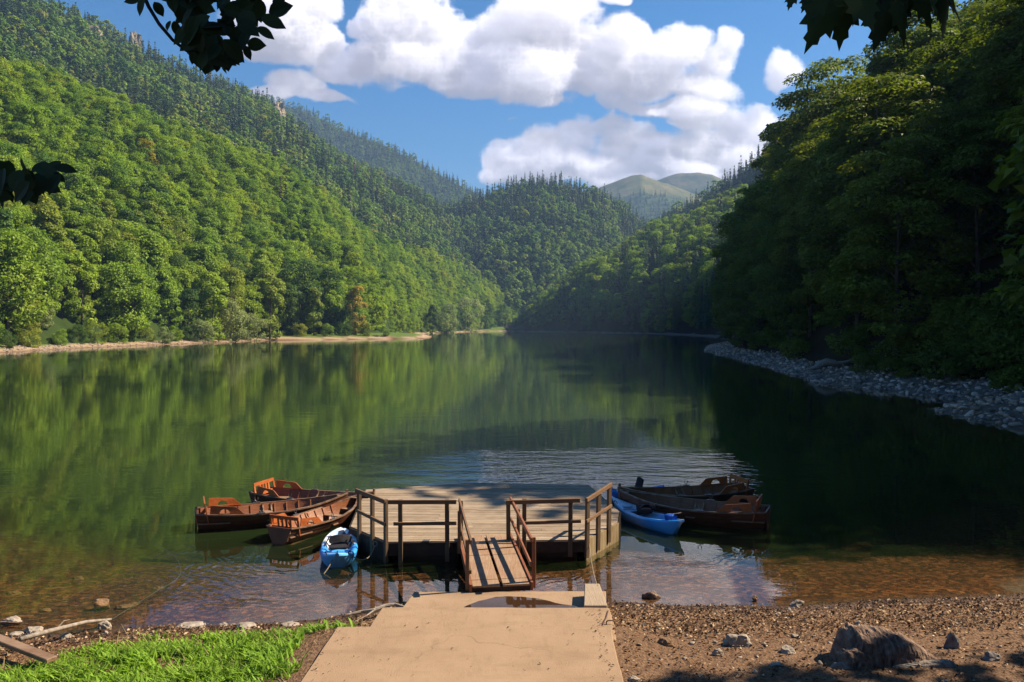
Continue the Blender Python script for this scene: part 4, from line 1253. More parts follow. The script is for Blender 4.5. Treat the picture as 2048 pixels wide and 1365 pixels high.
# ------------------------------------------------------------------ floating dock
DZ = 0.45
DP = [(-2.79, 17.96), (1.65, 18.13), (2.60, 19.75), (2.80, 20.9), (2.30, 24.45), (-1.35, 24.75), (-4.32, 23.70), (-3.90, 19.34)]
dock = empty('dock', (-0.6, 21.0, 0))
tag(dock, 'weathered plank dock with wooden railings floating at the lake edge', 'dock')
OFF = (-0.6, 21.0, 0)
def clip(poly, a, b, c):
    """keep a*x+b*y<=c"""
    out = []
    for i in range(len(poly)):
        p, q = poly[i], poly[(i + 1) % len(poly)]
        fp, fq = a * p[0] + b * p[1] - c, a * q[0] + b * q[1] - c
        if fp <= 0: out.append(p)
        if (fp < 0) != (fq < 0) and abs(fp - fq) > 1e-12:
            s = fp / (fp - fq)
            out.append((p[0] + s * (q[0] - p[0]), p[1] + s * (q[1] - p[1])))
    return out
mb = MB()
rnd = random.Random(4)
yy = 17.8
tilt = 0.035
while yy < 24.9:
    wd = 0.145
    strip = clip(clip(DP, -tilt, -1, -(yy + 0.006)), tilt, 1, yy + wd - 0.006)
    if len(strip) >= 3:
        xs = [p[0] for p in strip]
        cuts = [min(xs) - .1]
        while cuts[-1] < max(xs):
            cuts.append(cuts[-1] + rnd.choice((2.4, 3.0, 3.6)) * rnd.uniform(.8, 1.1))
        for c0, c1 in zip(cuts, cuts[1:]):
            pc = clip(clip(strip, -1, 0, -(c0 + .003)), 1, 0, c1 - .003)
            if len(pc) >= 3:
                dz = rnd.uniform(-.004, .004)
                mb.prism(pc, DZ - 0.045, DZ + dz)
    yy += wd
mb.build('deck_planks', M_DECK, dock, off=OFF)
mb = MB()
inner = [(x * 0.985 - 0.009, (y - 21) * 0.985 + 21) for x, y in DP]
mb.prism(inner[::-1], DZ - 0.16, DZ - 0.048)
mb.build('deck_frame', M_FASC, dock, off=OFF)
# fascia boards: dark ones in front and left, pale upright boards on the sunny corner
def fascia(a, b, z0, z1, mat, n, seed, name='fascia'):
    a, b = Vector(a + (0,)), Vector(b + (0,))
    rnd = random.Random(seed)
    m2 = MB()
    nrm = (b - a).cross(Vector((0, 0, 1))).normalized() * 0.028
    for k in range(n):
        p, q = a.lerp(b, (k + .02) / n), a.lerp(b, (k + .98) / n)
        zz = z0 + rnd.uniform(-.03, .03)
        m2.beam(p + nrm + Vector((0, 0, (zz + z1) / 2)), q + nrm + Vector((0, 0, (zz + z1) / 2)), 0.03, z1 - zz)
    m2.build(name, mat, dock, off=OFF)
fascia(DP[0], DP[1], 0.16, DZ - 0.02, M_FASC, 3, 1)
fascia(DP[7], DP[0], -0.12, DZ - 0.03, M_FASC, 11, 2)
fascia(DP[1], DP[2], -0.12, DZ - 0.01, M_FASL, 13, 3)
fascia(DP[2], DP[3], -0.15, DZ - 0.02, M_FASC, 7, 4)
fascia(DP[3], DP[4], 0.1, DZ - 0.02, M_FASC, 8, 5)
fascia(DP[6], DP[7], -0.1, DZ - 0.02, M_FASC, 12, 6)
for (x0, x1, y0, y1) in ((-2.6, -1.25, 18.12, 23.0), (-1.0, 0.05, 18.4, 24.2), (0.3, 1.5, 18.3, 24.0), (-3.7, -2.7, 19.6, 23.2), (1.55, 2.45, 19.9, 23.6)):
    m2 = MB(); m2.box(((x0 + x1) / 2, (y0 + y1) / 2, 0.03), (x1 - x0, y1 - y0, 0.52))
    m2.build('pontoon', M_FASC, dock, off=OFF, bevel=0.04)
def lerp2(a, b, t_):
    return (a[0] + (b[0] - a[0]) * t_, a[1] + (b[1] - a[1]) * t_)
def post(x, y, z0, z1, w=0.095, par=dock, off=OFF, mat=M_POST, lean=(0, 0), turn=0.0):
    m2 = MB()
    m2.beam((x, y, z0), (x + lean[0], y + lean[1], z1), w, w * 0.8, up=(math.sin(turn), math.cos(turn), 0))
    return m2.build('post', mat, par, off=off, bevel=0.006)
def rail(p0, p1, w=0.05, h=0.095, name='handrail', par=dock, off=OFF, mat=M_RAIL, sag=0.0):
    m2 = MB()
    m2.beam(p0, p1, w, h)
    return m2.build(name, mat, par, off=off, bevel=0.006)
FY = 17.86
for x, z0 in ((-2.49, -0.12), (-1.45, 0.02), (-1.14, 0.3), (-0.08, 0.3), (0.27, 0.15), (1.31, 0.1)):
    y = FY + (x + 2.79) / 4.44 * 0.17
    post(x, y, z0, DZ + (0.97 if x not in (-1.14, -0.08) else 0.93), lean=(0.01 if x > 0 else -0.005, 0.0))
fl = lambda x: FY + (x + 2.79) / 4.44 * 0.17
rail((-2.76, fl(-2.76) - .06, DZ + .93), (-1.24, fl(-1.24) - .06, DZ + .92))
rail((-2.64, fl(-2.64) - .06, DZ + .44), (-1.24, fl(-1.24) - .06, DZ + .44), 0.04, 0.075, 'midrail')
rail((-0.11, fl(-.11) - .06, DZ + .90), (1.53, fl(1.53) - .06, DZ + .93))
rail((0.13, fl(.13) - .06, DZ + .43), (1.55, fl(1.55) - .06, DZ + .46), 0.04, 0.075, 'midrail')
LN = Vector((DP[7][0] - DP[0][0], DP[7][1] - DP[0][1])).normalized(); ln = Vector((-LN.y, LN.x)) * 0.06
RN = Vector((DP[2][0] - DP[1][0], DP[2][1] - DP[1][1])).normalized(); rn = Vector((RN.y, -RN.x)) * 0.06
for t_ in (-0.01, 0.335, 0.69):
    p = lerp2(DP[0], DP[7], t_)
    post(p[0] + ln.x, p[1] + ln.y, 0.0 if t_ < .5 else .12, DZ + 0.97, turn=0.9)
    p = lerp2(DP[1], DP[2], t_ * 0.93)
    post(p[0] + rn.x, p[1] + rn.y, 0.05 + .1 * t_, DZ + (0.97 + .1 * t_), lean=(0.02, 0.02), turn=-0.6)
p0, p1 = lerp2(DP[0], DP[7], -0.06), lerp2(DP[0], DP[7], 0.72)
rail((p0[0] + 2 * ln.x, p0[1] + 2 * ln.y, DZ + .93), (p1[0] + 2 * ln.x, p1[1] + 2 * ln.y, DZ + .97))
rail((p0[0] + 2 * ln.x, p0[1] + 2 * ln.y, DZ + .42), (p1[0] + 2 * ln.x, p1[1] + 2 * ln.y, DZ + .50), 0.04, 0.075, 'midrail')
p0, p1 = lerp2(DP[1], DP[2], -0.09), lerp2(DP[1], DP[2], 0.66)
rail((p0[0] + rn.x * 2, p0[1] + rn.y * 2, DZ + .94), (p1[0] + rn.x * 2, p1[1] + rn.y * 2, DZ + 1.06))
rail((p0[0] + rn.x * 2, p0[1] + rn.y * 2, DZ + .46), (p1[0] + rn.x * 2, p1[1] + rn.y * 2, DZ + .55), 0.04, 0.075, 'midrail')
m2 = MB(); m2.tube([Vector((-3.12, 18.22, 0.33)) + Vector((math.cos(a) * .05, math.sin(a) * .02, math.sin(a) * .05)) for a in np.linspace(0, 6.283, 13)], 0.009, 6, False)
m2.build('mooring_ring', M_IRON, dock, off=OFF)
m2 = MB(); m2.box((-1.93, 17.99, DZ + 0.012), (0.16, 0.10, 0.03))
m2.build('metal_plate', M_IRON, dock, off=OFF, bevel=0.006)

# ------------------------------------------------------------------ gangway
gT, gB = Vector((-0.63, 18.32, 0.515)), Vector((-0.20, 15.28, 0.345))
gd = (gB - gT); gl_ = gd.length; gdn = gd.normalized()
gs = Vector((gdn.y, -gdn.x, 0)).normalized() * -1          # towards +x
if gs.x < 0: gs = -gs
gu = gs.cross(gdn); gu = gu if gu.z > 0 else -gu
gang = empty('gangway', gB)
tag(gang, 'red-brown wooden gangway with sloping handrails leading up to the dock', 'gangway')
GO = tuple(gB)
def G(a, s, h):
    return gT + gdn * (a * gl_) + gs * s + gu * h
for s0, s1 in ((-0.555, -0.03), (0.03, 0.555)):
    for a0, a1 in ((0.0, 0.44), (0.447, 0.895), (0.902, 1.0)):
        m2 = MB(); m2.beam(G(a0, (s0 + s1) / 2, -0.02), G(a1, (s0 + s1) / 2, -0.02), abs(s1 - s0), 0.04, up=gu)
        m2.build('board', M_RAMP, gang, off=GO, bevel=0.004)
for s in (-0.59, 0.59):
    m2 = MB(); m2.beam(G(0.0, s, -0.05), G(1.0, s, -0.05), 0.05, 0.16, up=gu)
    m2.build('stringer', M_RED, gang, off=GO, bevel=0.004)
m2 = MB(); m2.beam(G(0.985, -0.57, -0.09), G(0.985, 0.57, -0.09), 0.06, 0.09, up=gu); m2.build('crossbar', M_FASC, gang, off=GO)
m2 = MB(); m2.beam(G(0.45, -0.57, -0.09), G(0.45, 0.57, -0.09), 0.06, 0.09, up=gu); m2.build('crossbar', M_FASC, gang, off=GO)
for s in (-1, 1):
    for a, h0, h1 in ((0.30, -0.10, 0.83), (0.965, -0.12, 0.86)):
        p = G(a, s * 0.645, 0)
        post(p.x, p.y, p.z + h0, p.z + h1, 0.075, gang, GO, M_RED if (s > 0 and a > .5) else M_RAIL)
    o_ = 0.585 if s < 0 else 0.585
    rail(G(0.02, s * o_, 0.84), G(0.99, s * o_, 0.84), 0.045, 0.09, 'handrail', gang, GO, M_RED if s > 0 else M_RAIL)
    rail(G(0.05, s * o_, 0.40), G(0.97, s * o_, 0.24 if s < 0 else 0.33), 0.04, 0.08, 'midrail', gang, GO, M_RED if s > 0 else M_RAIL)

# ------------------------------------------------------------------ rowing boats
def rowboat(loc, heading, scale, label, inner=M_INNER, hullm=M_HULL, roll=0.0):
    root = empty('rowing_boat', loc, heading)
    root.rotation_euler = (roll, 0, heading)
    root.scale = (scale, scale, scale)
    tag(root, label, 'rowing boat', 'rowing boats moored at the dock')
    T = [0, .12, .3, .5, .68, .82, .92, 1.0]
    fB = lambda t_: float(np.interp(t_, [0, .1, .22, .4, .55, .7, .82, .92, .97, 1], [.42, .52, .61, .67, .65, .55, .38, .17, .075, .022]))
    fS = lambda t_: float(np.interp(t_, [0, .15, .35, .55, .75, .9, 1], [.47, .425, .395, .40, .455, .54, .63]))
    fK = lambda t_: float(np.interp(t_, [0, .2, .7, .88, .97, 1], [-.06, -.13, -.13, -.09, 0.0, .12]))
    X0, LL = -1.95, 3.95
    ts = [i / 30 for i in range(31)]
    fx = lambda t_, q: X0 + LL * t_ - (0.10 * (1 - q) if t_ < 0.001 else 0) * -1 + (-(1 - q) * 0.22 * max(0, (t_ - .85) / .15))
    def sec(t_, q, off=0.0):
        b = fB(t_) + off; z0 = fK(t_); z1 = fS(t_)
        return Vector((fx(t_, q), b * (q ** 0.50 if q > 0 else 0) * (0.90 + 0.10 * q), z0 + (z1 - z0) * q ** 1.55))
    NS = 5
    out = MB(); inn = MB()
    qs = []
    for k in range(NS):
        qs += [(k / NS, 0.016 if k else 0.0), ((k + .96) / NS, 0.0)]
    for sgn in (1, -1):
        out.grid([[Vector((v.x, v.y * sgn, v.z)) for v in (sec(t_, q, o_) for q, o_ in qs)] for t_ in ts])
        inn.grid([[Vector((v.x, v.y * sgn, v.z)) for v in (sec(t_, max(q, .06), -0.026) for q in np.linspace(0.06, 1, 9))] for t_ in ts[1:-1]], True)
    out.build('hull', hullm, root)
    inn.build('inner_planking', inner, root, smooth=True)
    # transom
    tr = MB()
    prof = [sec(0, q) for q in np.linspace(0.02, 1, 10)]
    ring = [(v.y, v.z) for v in prof] + [(-v.y, v.z) for v in reversed(prof)]
    n = len(ring)
    tr.add([(X0 - 0.012 + 0.10 * 0, y, z) for y, z in ring] + [(X0 + 0.03, y * .97, z) for y, z in ring], [tuple(range(n)), tuple(reversed(range(n, 2 * n)))] + [(i, (i + 1) % n, n + (i + 1) % n, n + i) for i in range(n)])
    tr.build('transom', hullm, root)
    for sgn in (1, -1):
        gw = MB()
        pts = [sec(t_, 1, 0.004) for t_ in ts]
        for a, b in zip(pts, pts[1:]):
            a2, b2 = Vector((a.x, a.y * sgn, a.z)), Vector((b.x, b.y * sgn, b.z))
            gw.beam(a2, b2 + (b2 - a2) * 0.02, 0.06, 0.036)
        gw.build('gunwale', M_GUNW, root)
    for t_ in (.20, .28, .36, .44, .52, .60, .68, .76):
        rb = MB()
        side = []
        for sgn in (-1, 1):
            pts = [sec(t_, q, -0.040) for q in np.linspace(.10, .98, 8)]
            side = side + [Vector((p.x, p.y * sgn, p.z)) for p in (pts if sgn > 0 else reversed(pts))] if sgn > 0 else [Vector((p.x, p.y * sgn, p.z)) for p in reversed(pts)]
        rb.tube(side, .02, 4)
        rb.build('rib', inner, root)
    fb_ = MB()
    for k in range(-3, 4):
        xa, xb = X0 + .1, X0 + LL * (.86 - 0.02 * abs(k))
        fb_.box(((xa + xb) / 2, k * 0.105, -0.015), (xb - xa, 0.098, 0.02))
    fb_.build('bottom_boards', M_BOARDS, root)
    for t_ in (.47, .70):
        th = MB(); wv = fB(t_) - .05
        th.box((X0 + LL * t_, 0, .20), (.24, 2 * wv, .03)); th.build('thwart', M_BOARDS, root)
    for t_ in (.47,):
        for sgn in (1, -1):
            kn = MB()
            for dx in (-.11, .11):
                cpts = [Vector((X0 + LL * t_ + dx * 1.0, sgn * (fB(t_) - .05 - .16 * (1 - f) ** 2), .21 + f * (fS(t_) - .21))) for f in np.linspace(0, 1, 6)]
                for a, b in zip(cpts, cpts[1:]):
                    kn.beam(a, b, .035, .04, up=(1, 0, 0))
            kn.build('knee', M_BOARDS, root)
    st = MB(); st.prism([(X0 + .04, -fB(0.02) + .06), (X0 + .04, fB(.02) - .06), (X0 + LL * .21, fB(.21) - .07), (X0 + LL * .21, -fB(.21) + .07)][::-1], .185, .215)
    st.build('stern_seat', M_BOARDS, root)
    bs = MB(); bs.prism([(X0 + LL * .84, -fB(.84) + .05), (X0 + LL * .84, fB(.84) - .05), (X0 + LL * .93, fB(.93) - .03), (X0 + LL * .93, -fB(.93) + .03)][::-1], .26, .29)
    bs.build('bow_seat', M_BOARDS, root)
    # seat back across the stern with slots
    bk = MB()
    tb = .075; bw = fB(tb) + 0.01; x0 = X0 + LL * tb
    L_ = lambda y, z: Vector((x0 - (z - .25) * 0.16, y, z))
    zb0, zb1 = .40, .70
    for z, hh in ((zb0, .09), (zb1, .10)):
        bk.beam(L_(-bw, z), L_(bw, z), .03, hh, up=(-.16, 0, 1))
    for f in (-.96, -.42, -.14, .14, .42, .96):
        bk.beam(L_(f * bw, zb0 + .043), L_(f * bw, zb1 - .048), .03 , .075, up=(0, 1, 0))
    for f in (-.94, .94):
        bk.beam(L_(f * bw, .2), L_(f * bw, zb0 - .043), .03, .06, up=(0, 1, 0))
    bk.build('seat_back', M_ORANGE, root)
    # side panels of the stern seat, each with an arched opening
    for sgn in (1, -1):
        sp = MB()
        xa, xb = X0 + LL * .085, X0 + LL * .30
        base = lambda x: fS((x - X0) / LL)
        yy_ = lambda x: (fB((x - X0) / LL) - 0.012) * sgn
        hc = xa + (xb - xa) * .42; hr = .125
        def outl(a):
            # outline hit by a ray from the opening's centre
            dx, dz = math.cos(a), math.sin(a)
            best = 9
            for (px, pz), (qx, qz) in zip(OUTL, OUTL[1:]):
                den = dx * (qz - pz) - dz * (qx - px)
                if abs(den) < 1e-9: continue
                s_ = (px * (qz - pz) - pz * (qx - px)) / den
                w_ = (px * dz - pz * dx) / den
                if s_ > 0 and -1e-6 <= w_ <= 1 + 1e-6: best = min(best, s_)
            return best
        OUTL = [(xb - hc, 0.0), (xb - hc - .22, .20), (xa - hc + .02, .235), (xa - hc, 0.0)]
        angs = np.linspace(0, PI, 17)
        ro, ri = [], []
        for a in angs:
            r_ = outl(a); 
            if r_ > 5: r_ = xb - hc if a < 1 else hc - xa
            ro.append((hc + r_ * math.cos(a), r_ * math.sin(a)))
            ri.append((hc + hr * math.cos(a), .0 + hr * .95 * math.sin(a) + (0.03)))
        vs = []
        for dy_ in (0, -.024 * sgn):
            for (ox, oz), (ix, iz) in zip(ro, ri):
                vs.append((ox, yy_(ox) + dy_, base(ox) + .012 + oz)); vs.append((ix, yy_(ix) + dy_, base(ix) + .012 + min(iz, oz + 9)))
        n = len(angs)
        for i in range(n - 1):
            a = 2 * i; b = 2 * (i + 1); o_ = 2 * n
            sp.F += [(a, b, b + 1, a + 1), (o_ + a, o_ + a + 1, o_ + b + 1, o_ + b), (a, o_ + a, o_ + b, b), (a + 1, b + 1, o_ + b + 1, o_ + a + 1)]
        sp.V = vs
        sp.beam((xa, yy_(xa) - .012 * sgn, base(xa) + .02), (xb, yy_(xb) - .012 * sgn, base(xb) + .02), .028, .03)
        sp.build('side_panel', M_ORANGE if inner is not M_HULL else inner, root)
    # rowlocks on the gunwale
    for sgn in (1, -1):
        rl = MB(); t_ = .40; x = X0 + LL * t_; y = sgn * (fB(t_) + .004); z = fS(t_) + .018
        rl.box((x, y, z + .012), (.2, .055, .024))
        rl.tube([(x, y, z), (x, y, z + .06)], .011, 6)
        U = [Vector((x + .045 * math.cos(a), y, z + .105 + .045 * math.sin(a))) for a in np.linspace(PI, 2 * PI, 9)]
        U = [U[0] + Vector((0, 0, .05))] + U + [U[-1] + Vector((0, 0, .05))]
        rl.tube(U, .009, 6)
        rl.build('rowlock', M_IRON, root)
    sm = MB()
    sm.beam(sec(1, 1) + Vector((.0, 0, .09)), Vector((X0 + LL - .02, 0, .30)), .06, .055, up=(0, 1, 0))
    sm.beam(Vector((X0 + LL - .02, 0, .30)), Vector((X0 + LL - .22, 0, -.05)), .05, .05, up=(0, 1, 0))
    sm.build('stem', M_GUNW, root)
    dk = MB(); dk.prism([(X0 + LL * .93, -fB(.93) + .01), (X0 + LL * .93, fB(.93) - .01), (X0 + LL * .995, .01), (X0 + LL * .995, -.01)], .565, .585)
    dk.build('bow_deck', M_GUNW, root)
    return root

def boat_between(stern, bow, scale, label, **k):
    """stern and bow waterline points; the boat is set between them"""
    d = Vector(bow) - Vector(stern)
    h_ = math.atan2(d.y, d.x)
    c = Vector(stern) + Vector((math.cos(h_), math.sin(h_))) * 1.95 * scale
    return rowboat((c.x, c.y, 0.0), h_, scale, label, **k)
boat_between((-5.66, 19.42), (-4.42, 22.3), 0.86, 'brown rowing boat with its flat stern towards the path, above the camouflage kayak')
boat_between((-8.25, 20.85), (-4.9, 22.25), 1.0, 'long brown rowing boat lying broadside in the middle of the left three')
boat_between((-7.55, 23.75), (-4.4, 22.75), 0.97, 'brown rowing boat farthest out of the left three, with a bright orange seat back')
boat_between((6.72, 21.0), (3.0, 22.75), 1.03, 'dark brown rowing boat behind the pale blue kayak, its stern pointing away from the dock')
boat_between((7.05, 24.1), (3.2, 23.15), 1.03, 'dark rowing boat farthest out on the shaded side of the dock')

# ------------------------------------------------------------------ kayaks
def kayak_mat(name, kind):
    m_, t = newmat(name)
    p = t.n('ShaderNodeTexCoord').outputs['Object']
    x = t.n('ShaderNodeSeparateXYZ', {0: p}).outputs[0]
    blue = (0.035, 0.30, 0.78)
    if kind == 'camo':
        v1 = t.n('ShaderNodeTexVoronoi', {'Vector': t.v('MULTIPLY', p, (5.5, 7.5, 3)), 'Scale': 1.0})
        r_ = t.n('ShaderNodeSeparateColor', {0: v1.outputs['Color']}).outputs[0]
        camo = t.ramp(r_, [(0, (0.03, 0.05, 0.11)), (0.32, (0.80, 0.82, 0.86)), (0.72, (0.40, 0.62, 0.86)), (0.86, (0.82, 0.83, 0.86))], 'CONSTANT')
        n = t.m('MULTIPLY', t.m('SUBTRACT', t.noise(p, 4.0, 2), 0.5), 0.5)
        col = t.mix(t.rng(t.m('ADD', x, n), -0.16, -0.06), camo, blue)
        col = t.mix(t.rng(t.m('ADD', x, n), 0.55, 0.75), col, (0.10, 0.42, 0.85))
    elif kind == 'pale':
        n = t.m('MULTIPLY', t.m('SUBTRACT', t.noise(p, 3.0, 3), 0.5), 0.9)
        f = t.m('ADD', x, n)
        col = t.ramp(t.rng(f, -1.7, 1.7), [(0, (0.30, 0.50, 0.78)), (0.06, (0.45, 0.60, 0.80)), (0.10, (0.05, 0.36, 0.85)), (0.34, (0.055, 0.38, 0.84)), (0.46, (0.36, 0.54, 0.78)), (0.7, (0.50, 0.62, 0.78)), (1, (0.58, 0.67, 0.80))])
    else:
        col = t.mix(t.noise(p, 3.0, 2), (0.03, 0.18, 0.66), (0.06, 0.27, 0.74))
    b = t.n('ShaderNodeBsdfPrincipled', {'Base Color': col, 'Roughness': 0.36, 'Specular IOR Level': 0.45})
    t.n('ShaderNodeOutputMaterial', {'Surface': b.outputs[0]})
    return m_

def kayak(loc, heading, Lk, Wk, label, mat, blunt=False, roll=0.0, back_at=0.05, high=0.34, bh=0.27):
    root = empty('kayak', loc)
    root.rotation_euler = (roll, 0, heading)
    tag(root, label, 'kayak', 'sit-on-top kayaks at the dock')
    nt_, ny = 44, 21
    half = lambda t_: Wk / 2 * max(0.0, 1 - abs((t_ - .48) / .52 if t_ > .48 else (t_ - .48) / .48) ** (3.2 if blunt else 1.85)) ** (0.62 if blunt else 0.95)
    rim = lambda t_: high * (0.80 + 0.42 * abs(2 * t_ - 1) ** 2.4)
    def deck(t_, f):
        """f -1..1 across"""
        z = rim(t_) + 0.02 * (1 - f * f)
        a = abs(f)
        well = 1 / (1 + math.exp((a - .66) * 26))
        seat = (1 / (1 + math.exp(-(t_ - .30) * 45))) * (1 / (1 + math.exp((t_ - .74) * 45)))
        z -= 0.15 * well * seat * (1 - 0.45 * math.exp(-((t_ - .56) / .05) ** 2))
        tank = (1 / (1 + math.exp(-(t_ - .07) * 60))) * (1 / (1 + math.exp((t_ - .25) * 60)))
        z -= 0.10 * tank * (1 / (1 + math.exp((a - .60) * 22)))
        groove = math.exp(-((a - .82) / .05) ** 2)
        z -= 0.012 * groove
        return z
    top, bot = MB(), MB()
    rt, rb_ = [], []
    for i in range(nt_ + 1):
        t_ = i / nt_
        t2 = 0.5 - 0.5 * math.cos(PI * t_)
        t_ = 0.004 + 0.992 * (0.6 * t_ + 0.4 * t2)
        w_ = max(half(t_), .012)
        x = (t_ - .5) * Lk
        row, rowb = [], []
        for j in range(ny):
            f = -1 + 2 * j / (ny - 1)
            f = math.sin(f * PI / 2) * .55 + f * .45
            z = deck(t_, f) - 0.05 * max(0, (abs(f) - .88) / .12) ** 2
            row.append((x, f * w_, z))
            a = abs(f)
            zb = rim(t_) - 0.05 - (rim(t_) - 0.05 + 0.10 - 0.10 * abs(2 * t_ - 1) ** 3 - (.16 * max(0, abs(2 * t_ - 1) - .8) / .2)) * (1 - a ** 3.2) ** 0.6
            rk_ = max(0.0, abs(2 * t_ - 1) - .55) / .45
            rowb.append((x * (1 - .03 * (1 - a) - .15 * rk_ ** 2 * min(1.0, (rim(t_) - zb) / .3)), f * w_, zb))
        rt.append(row); rb_.append(rowb)
    top.grid(rt); top.grid(rb_, True)
    for e in (0, -1):
        n = ny
        top.grid([rt[e], rb_[e]])
    hullo = top.build('hull', mat, root, smooth=True)
    # seat: padded base and folded back rest
    b = MB()
    xs = (back_at) * Lk
    zr = high * .8 - .11
    pts = []
    for i in range(5):
        f = i / 4
        pts.append([(xs - 0.03 - 0.11 * f + .03 * math.cos(g_ * 2.4), g_ * Wk * .33 * (1 - .15 * f), zr + .06 + f * bh - .05 * f * abs(g_) ** 2) for g_ in np.linspace(-1, 1, 9)])
    b.grid(pts)
    b.grid([[(x - .05, y, z + .005) for x, y, z in r_] for r_ in pts], True)
    b.grid([pts[-1], [(x - .05, y, z + .005) for x, y, z in pts[-1]]])
    for e in (0, -1):
        b.grid([[r_[e] for r_ in pts], [(r_[e][0] - .05, r_[e][1], r_[e][2] + .005) for r_ in pts]])
    b.build('seat_back', M_BLACK, root, smooth=False)
    b = MB(); b.box((xs + .17, 0, zr + .035), (.36, Wk * .52, .05)); b.build('seat', M_BLACK, root, bevel=.02)
    for sgn in (1, -1):
        s_ = MB(); s_.beam((xs - .08, sgn * Wk * .3, zr + .2), (xs + .42, sgn * Wk * .39, high * .83), .03, .008); s_.build('strap', M_BLACK, root)
        s_ = MB()
        x1 = .34 * Lk
        s_.tube([(x1, sgn * half(.84) * .80, rim(.84) + .0), (x1 + .03, sgn * half(.84) * .80, rim(.84) + .045), (x1 + .16, sgn * half(.86) * .76, rim(.86) + .045), (x1 + .19, sgn * half(.87) * .76, rim(.87))], .012, 6)
        s_.build('handle', M_BLACK, root)
    h_ = MB(); 
    h_.tube([(-.06, 0, 0), (-.05, 0, .03), (.05, 0, .03), (.06, 0, 0)], .012, 6)
    h_.V = [(x + Lk * .455, y, z + rim(.955) + .015) for x, y, z in h_.V]
    h_.build('carry_handle', M_BLACK, root)
    cv = MB(); n = 20
    cv.tube([(Lk * .27, 0, deck(.77, 0) - .004), (Lk * .27, 0, deck(.77, 0) + .022)], Wk * .17, n)
    cv.build('hatch_cover', M_BLACK if mat.name.endswith('blue') else mat, root)
    return root
K_CAMO, K_PALE, K_BLUE = kayak_mat('kayak_camo', 'camo'), kayak_mat('kayak_pale', 'pale'), kayak_mat('kayak_plain_blue', 'blue')
kayak((-3.98, 18.42, 0.0), math.atan2(-2.3, 0.40), 2.3, 0.84, 'blue kayak with white and navy camouflage at its far end, beside the dock corner', K_CAMO, True, back_at=-0.17, high=0.30, bh=.16)
kh = math.atan2(20.05 - 22.75, 4.28 - 2.85)
kk = kayak((3.58, 21.42, 0.0), kh + PI, 3.15, 0.80, 'pale blue and bright blue kayak carrying a paddle, beside the shaded side of the dock', K_PALE, high=0.36)
kayak((3.72, 24.25, 0.03), math.atan2(1.1, 3.9) + PI * 0.98, 1.9, 0.78, 'plain blue kayak with black seat back, mostly hidden behind a dark rowing boat', K_BLUE, back_at=0.0, high=0.34, bh=.46)

# paddle and dry bag on the pale kayak
def on_kayak(x, y, z):
    return kk.matrix_basis @ Vector((x, y, z)) if False else Matrix.Translation(kk.location) @ kk.rotation_euler.to_matrix().to_4x4() @ Vector((x, y, z))
pdl = empty('paddle', on_kayak(-0.6, 0, .42))
tag(pdl, 'dark paddle lying across the bright end of the pale blue kayak', 'paddle')
o3 = tuple(pdl.location)
m2 = MB(); a, b = on_kayak(0.25, 0.10, .36), on_kayak(-0.95, -0.08, .44)
m2.tube([a, b], .017, 7); m2.build('shaft', M_BLACK, pdl, off=o3)
m2 = MB(); d = (b - a).normalized(); s_ = d.cross(Vector((0, 0, 1))).normalized()
pts = []
for f, wv in ((0, .02), (.06, .06), (.14, .085), (.24, .09), (.32, .075), (.36, .04)):
    c = b + d * f + Vector((0, 0, .25 * f))
    pts.append([c - s_ * wv, c + Vector((0, 0, .012)), c + s_ * wv])
m2.grid(pts); m2.grid([[p - Vector((0, 0, .012)) for p in r_] for r_ in pts], True)
m2.build('blade', M_WOODGREY, pdl, off=o3)
bag = empty('dry_bag', on_kayak(-1.10, 0.03, .40))
tag(bag, 'small bright blue bag stowed at the near tip of the pale blue kayak', 'bag')
m2 = MB()
M_BAG = simple_mat('blue_bag', [(0, (0.015, 0.08, 0.50)), (1, (0.03, 0.20, 0.80))], (9, 9, 9), 0.4, 0.02, 14, obj=True)
m2.tube([(-.17, 0, 0), (-.16, 0, .005), (-.06, 0, .012), (.06, 0, .01), (.13, 0, .015), (.17, 0, .02)], [.03, .075, .095, .09, .06, .025], 12)
m2.build('bag_body', M_BAG, bag, smooth=True)
m2 = MB(); m2.beam((.15, -.07, .02), (.15, .07, .02), .02, .03); m2.build('roll_closure', M_BLACK, bag)
sack = empty('life_vest', on_kayak(0.02, 0.02, .34))
tag(sack, 'black life vest heaped on the seat of the pale blue kayak', 'life vest')
for nm, c, sz, sd in (('vest_panel', (0.0, .12, .05), (.40, .24, .20), 3), ('vest_panel', (-.02, -.14, .03), (.36, .22, .17), 4), ('vest_collar', (.20, .0, .12), (.16, .34, .14), 5)):
    bm = bmesh.new(); bmesh.ops.create_icosphere(bm, subdivisions=3, radius=.5)
    for v in bm.verts:
        n = v.co.normalized()
        k = 1 + .22 * mnoise.noise(n * 2.2 + Vector((sd * 7, 0, 0)))
        v.co = Vector((math.copysign(abs(n.x) ** .7, n.x) * sz[0] / 2 * k + c[0], math.copysign(abs(n.y) ** .7, n.y) * sz[1] / 2 * k + c[1], math.copysign(abs(n.z) ** .7, n.z) * sz[2] / 2 * k + c[2]))
    me = bpy.data.meshes.new(nm); bm.to_mesh(me); bm.free(); me.materials.append(M_BLACK)
    for p in me.polygons: p.use_smooth = True
    link(nm, me, sack)

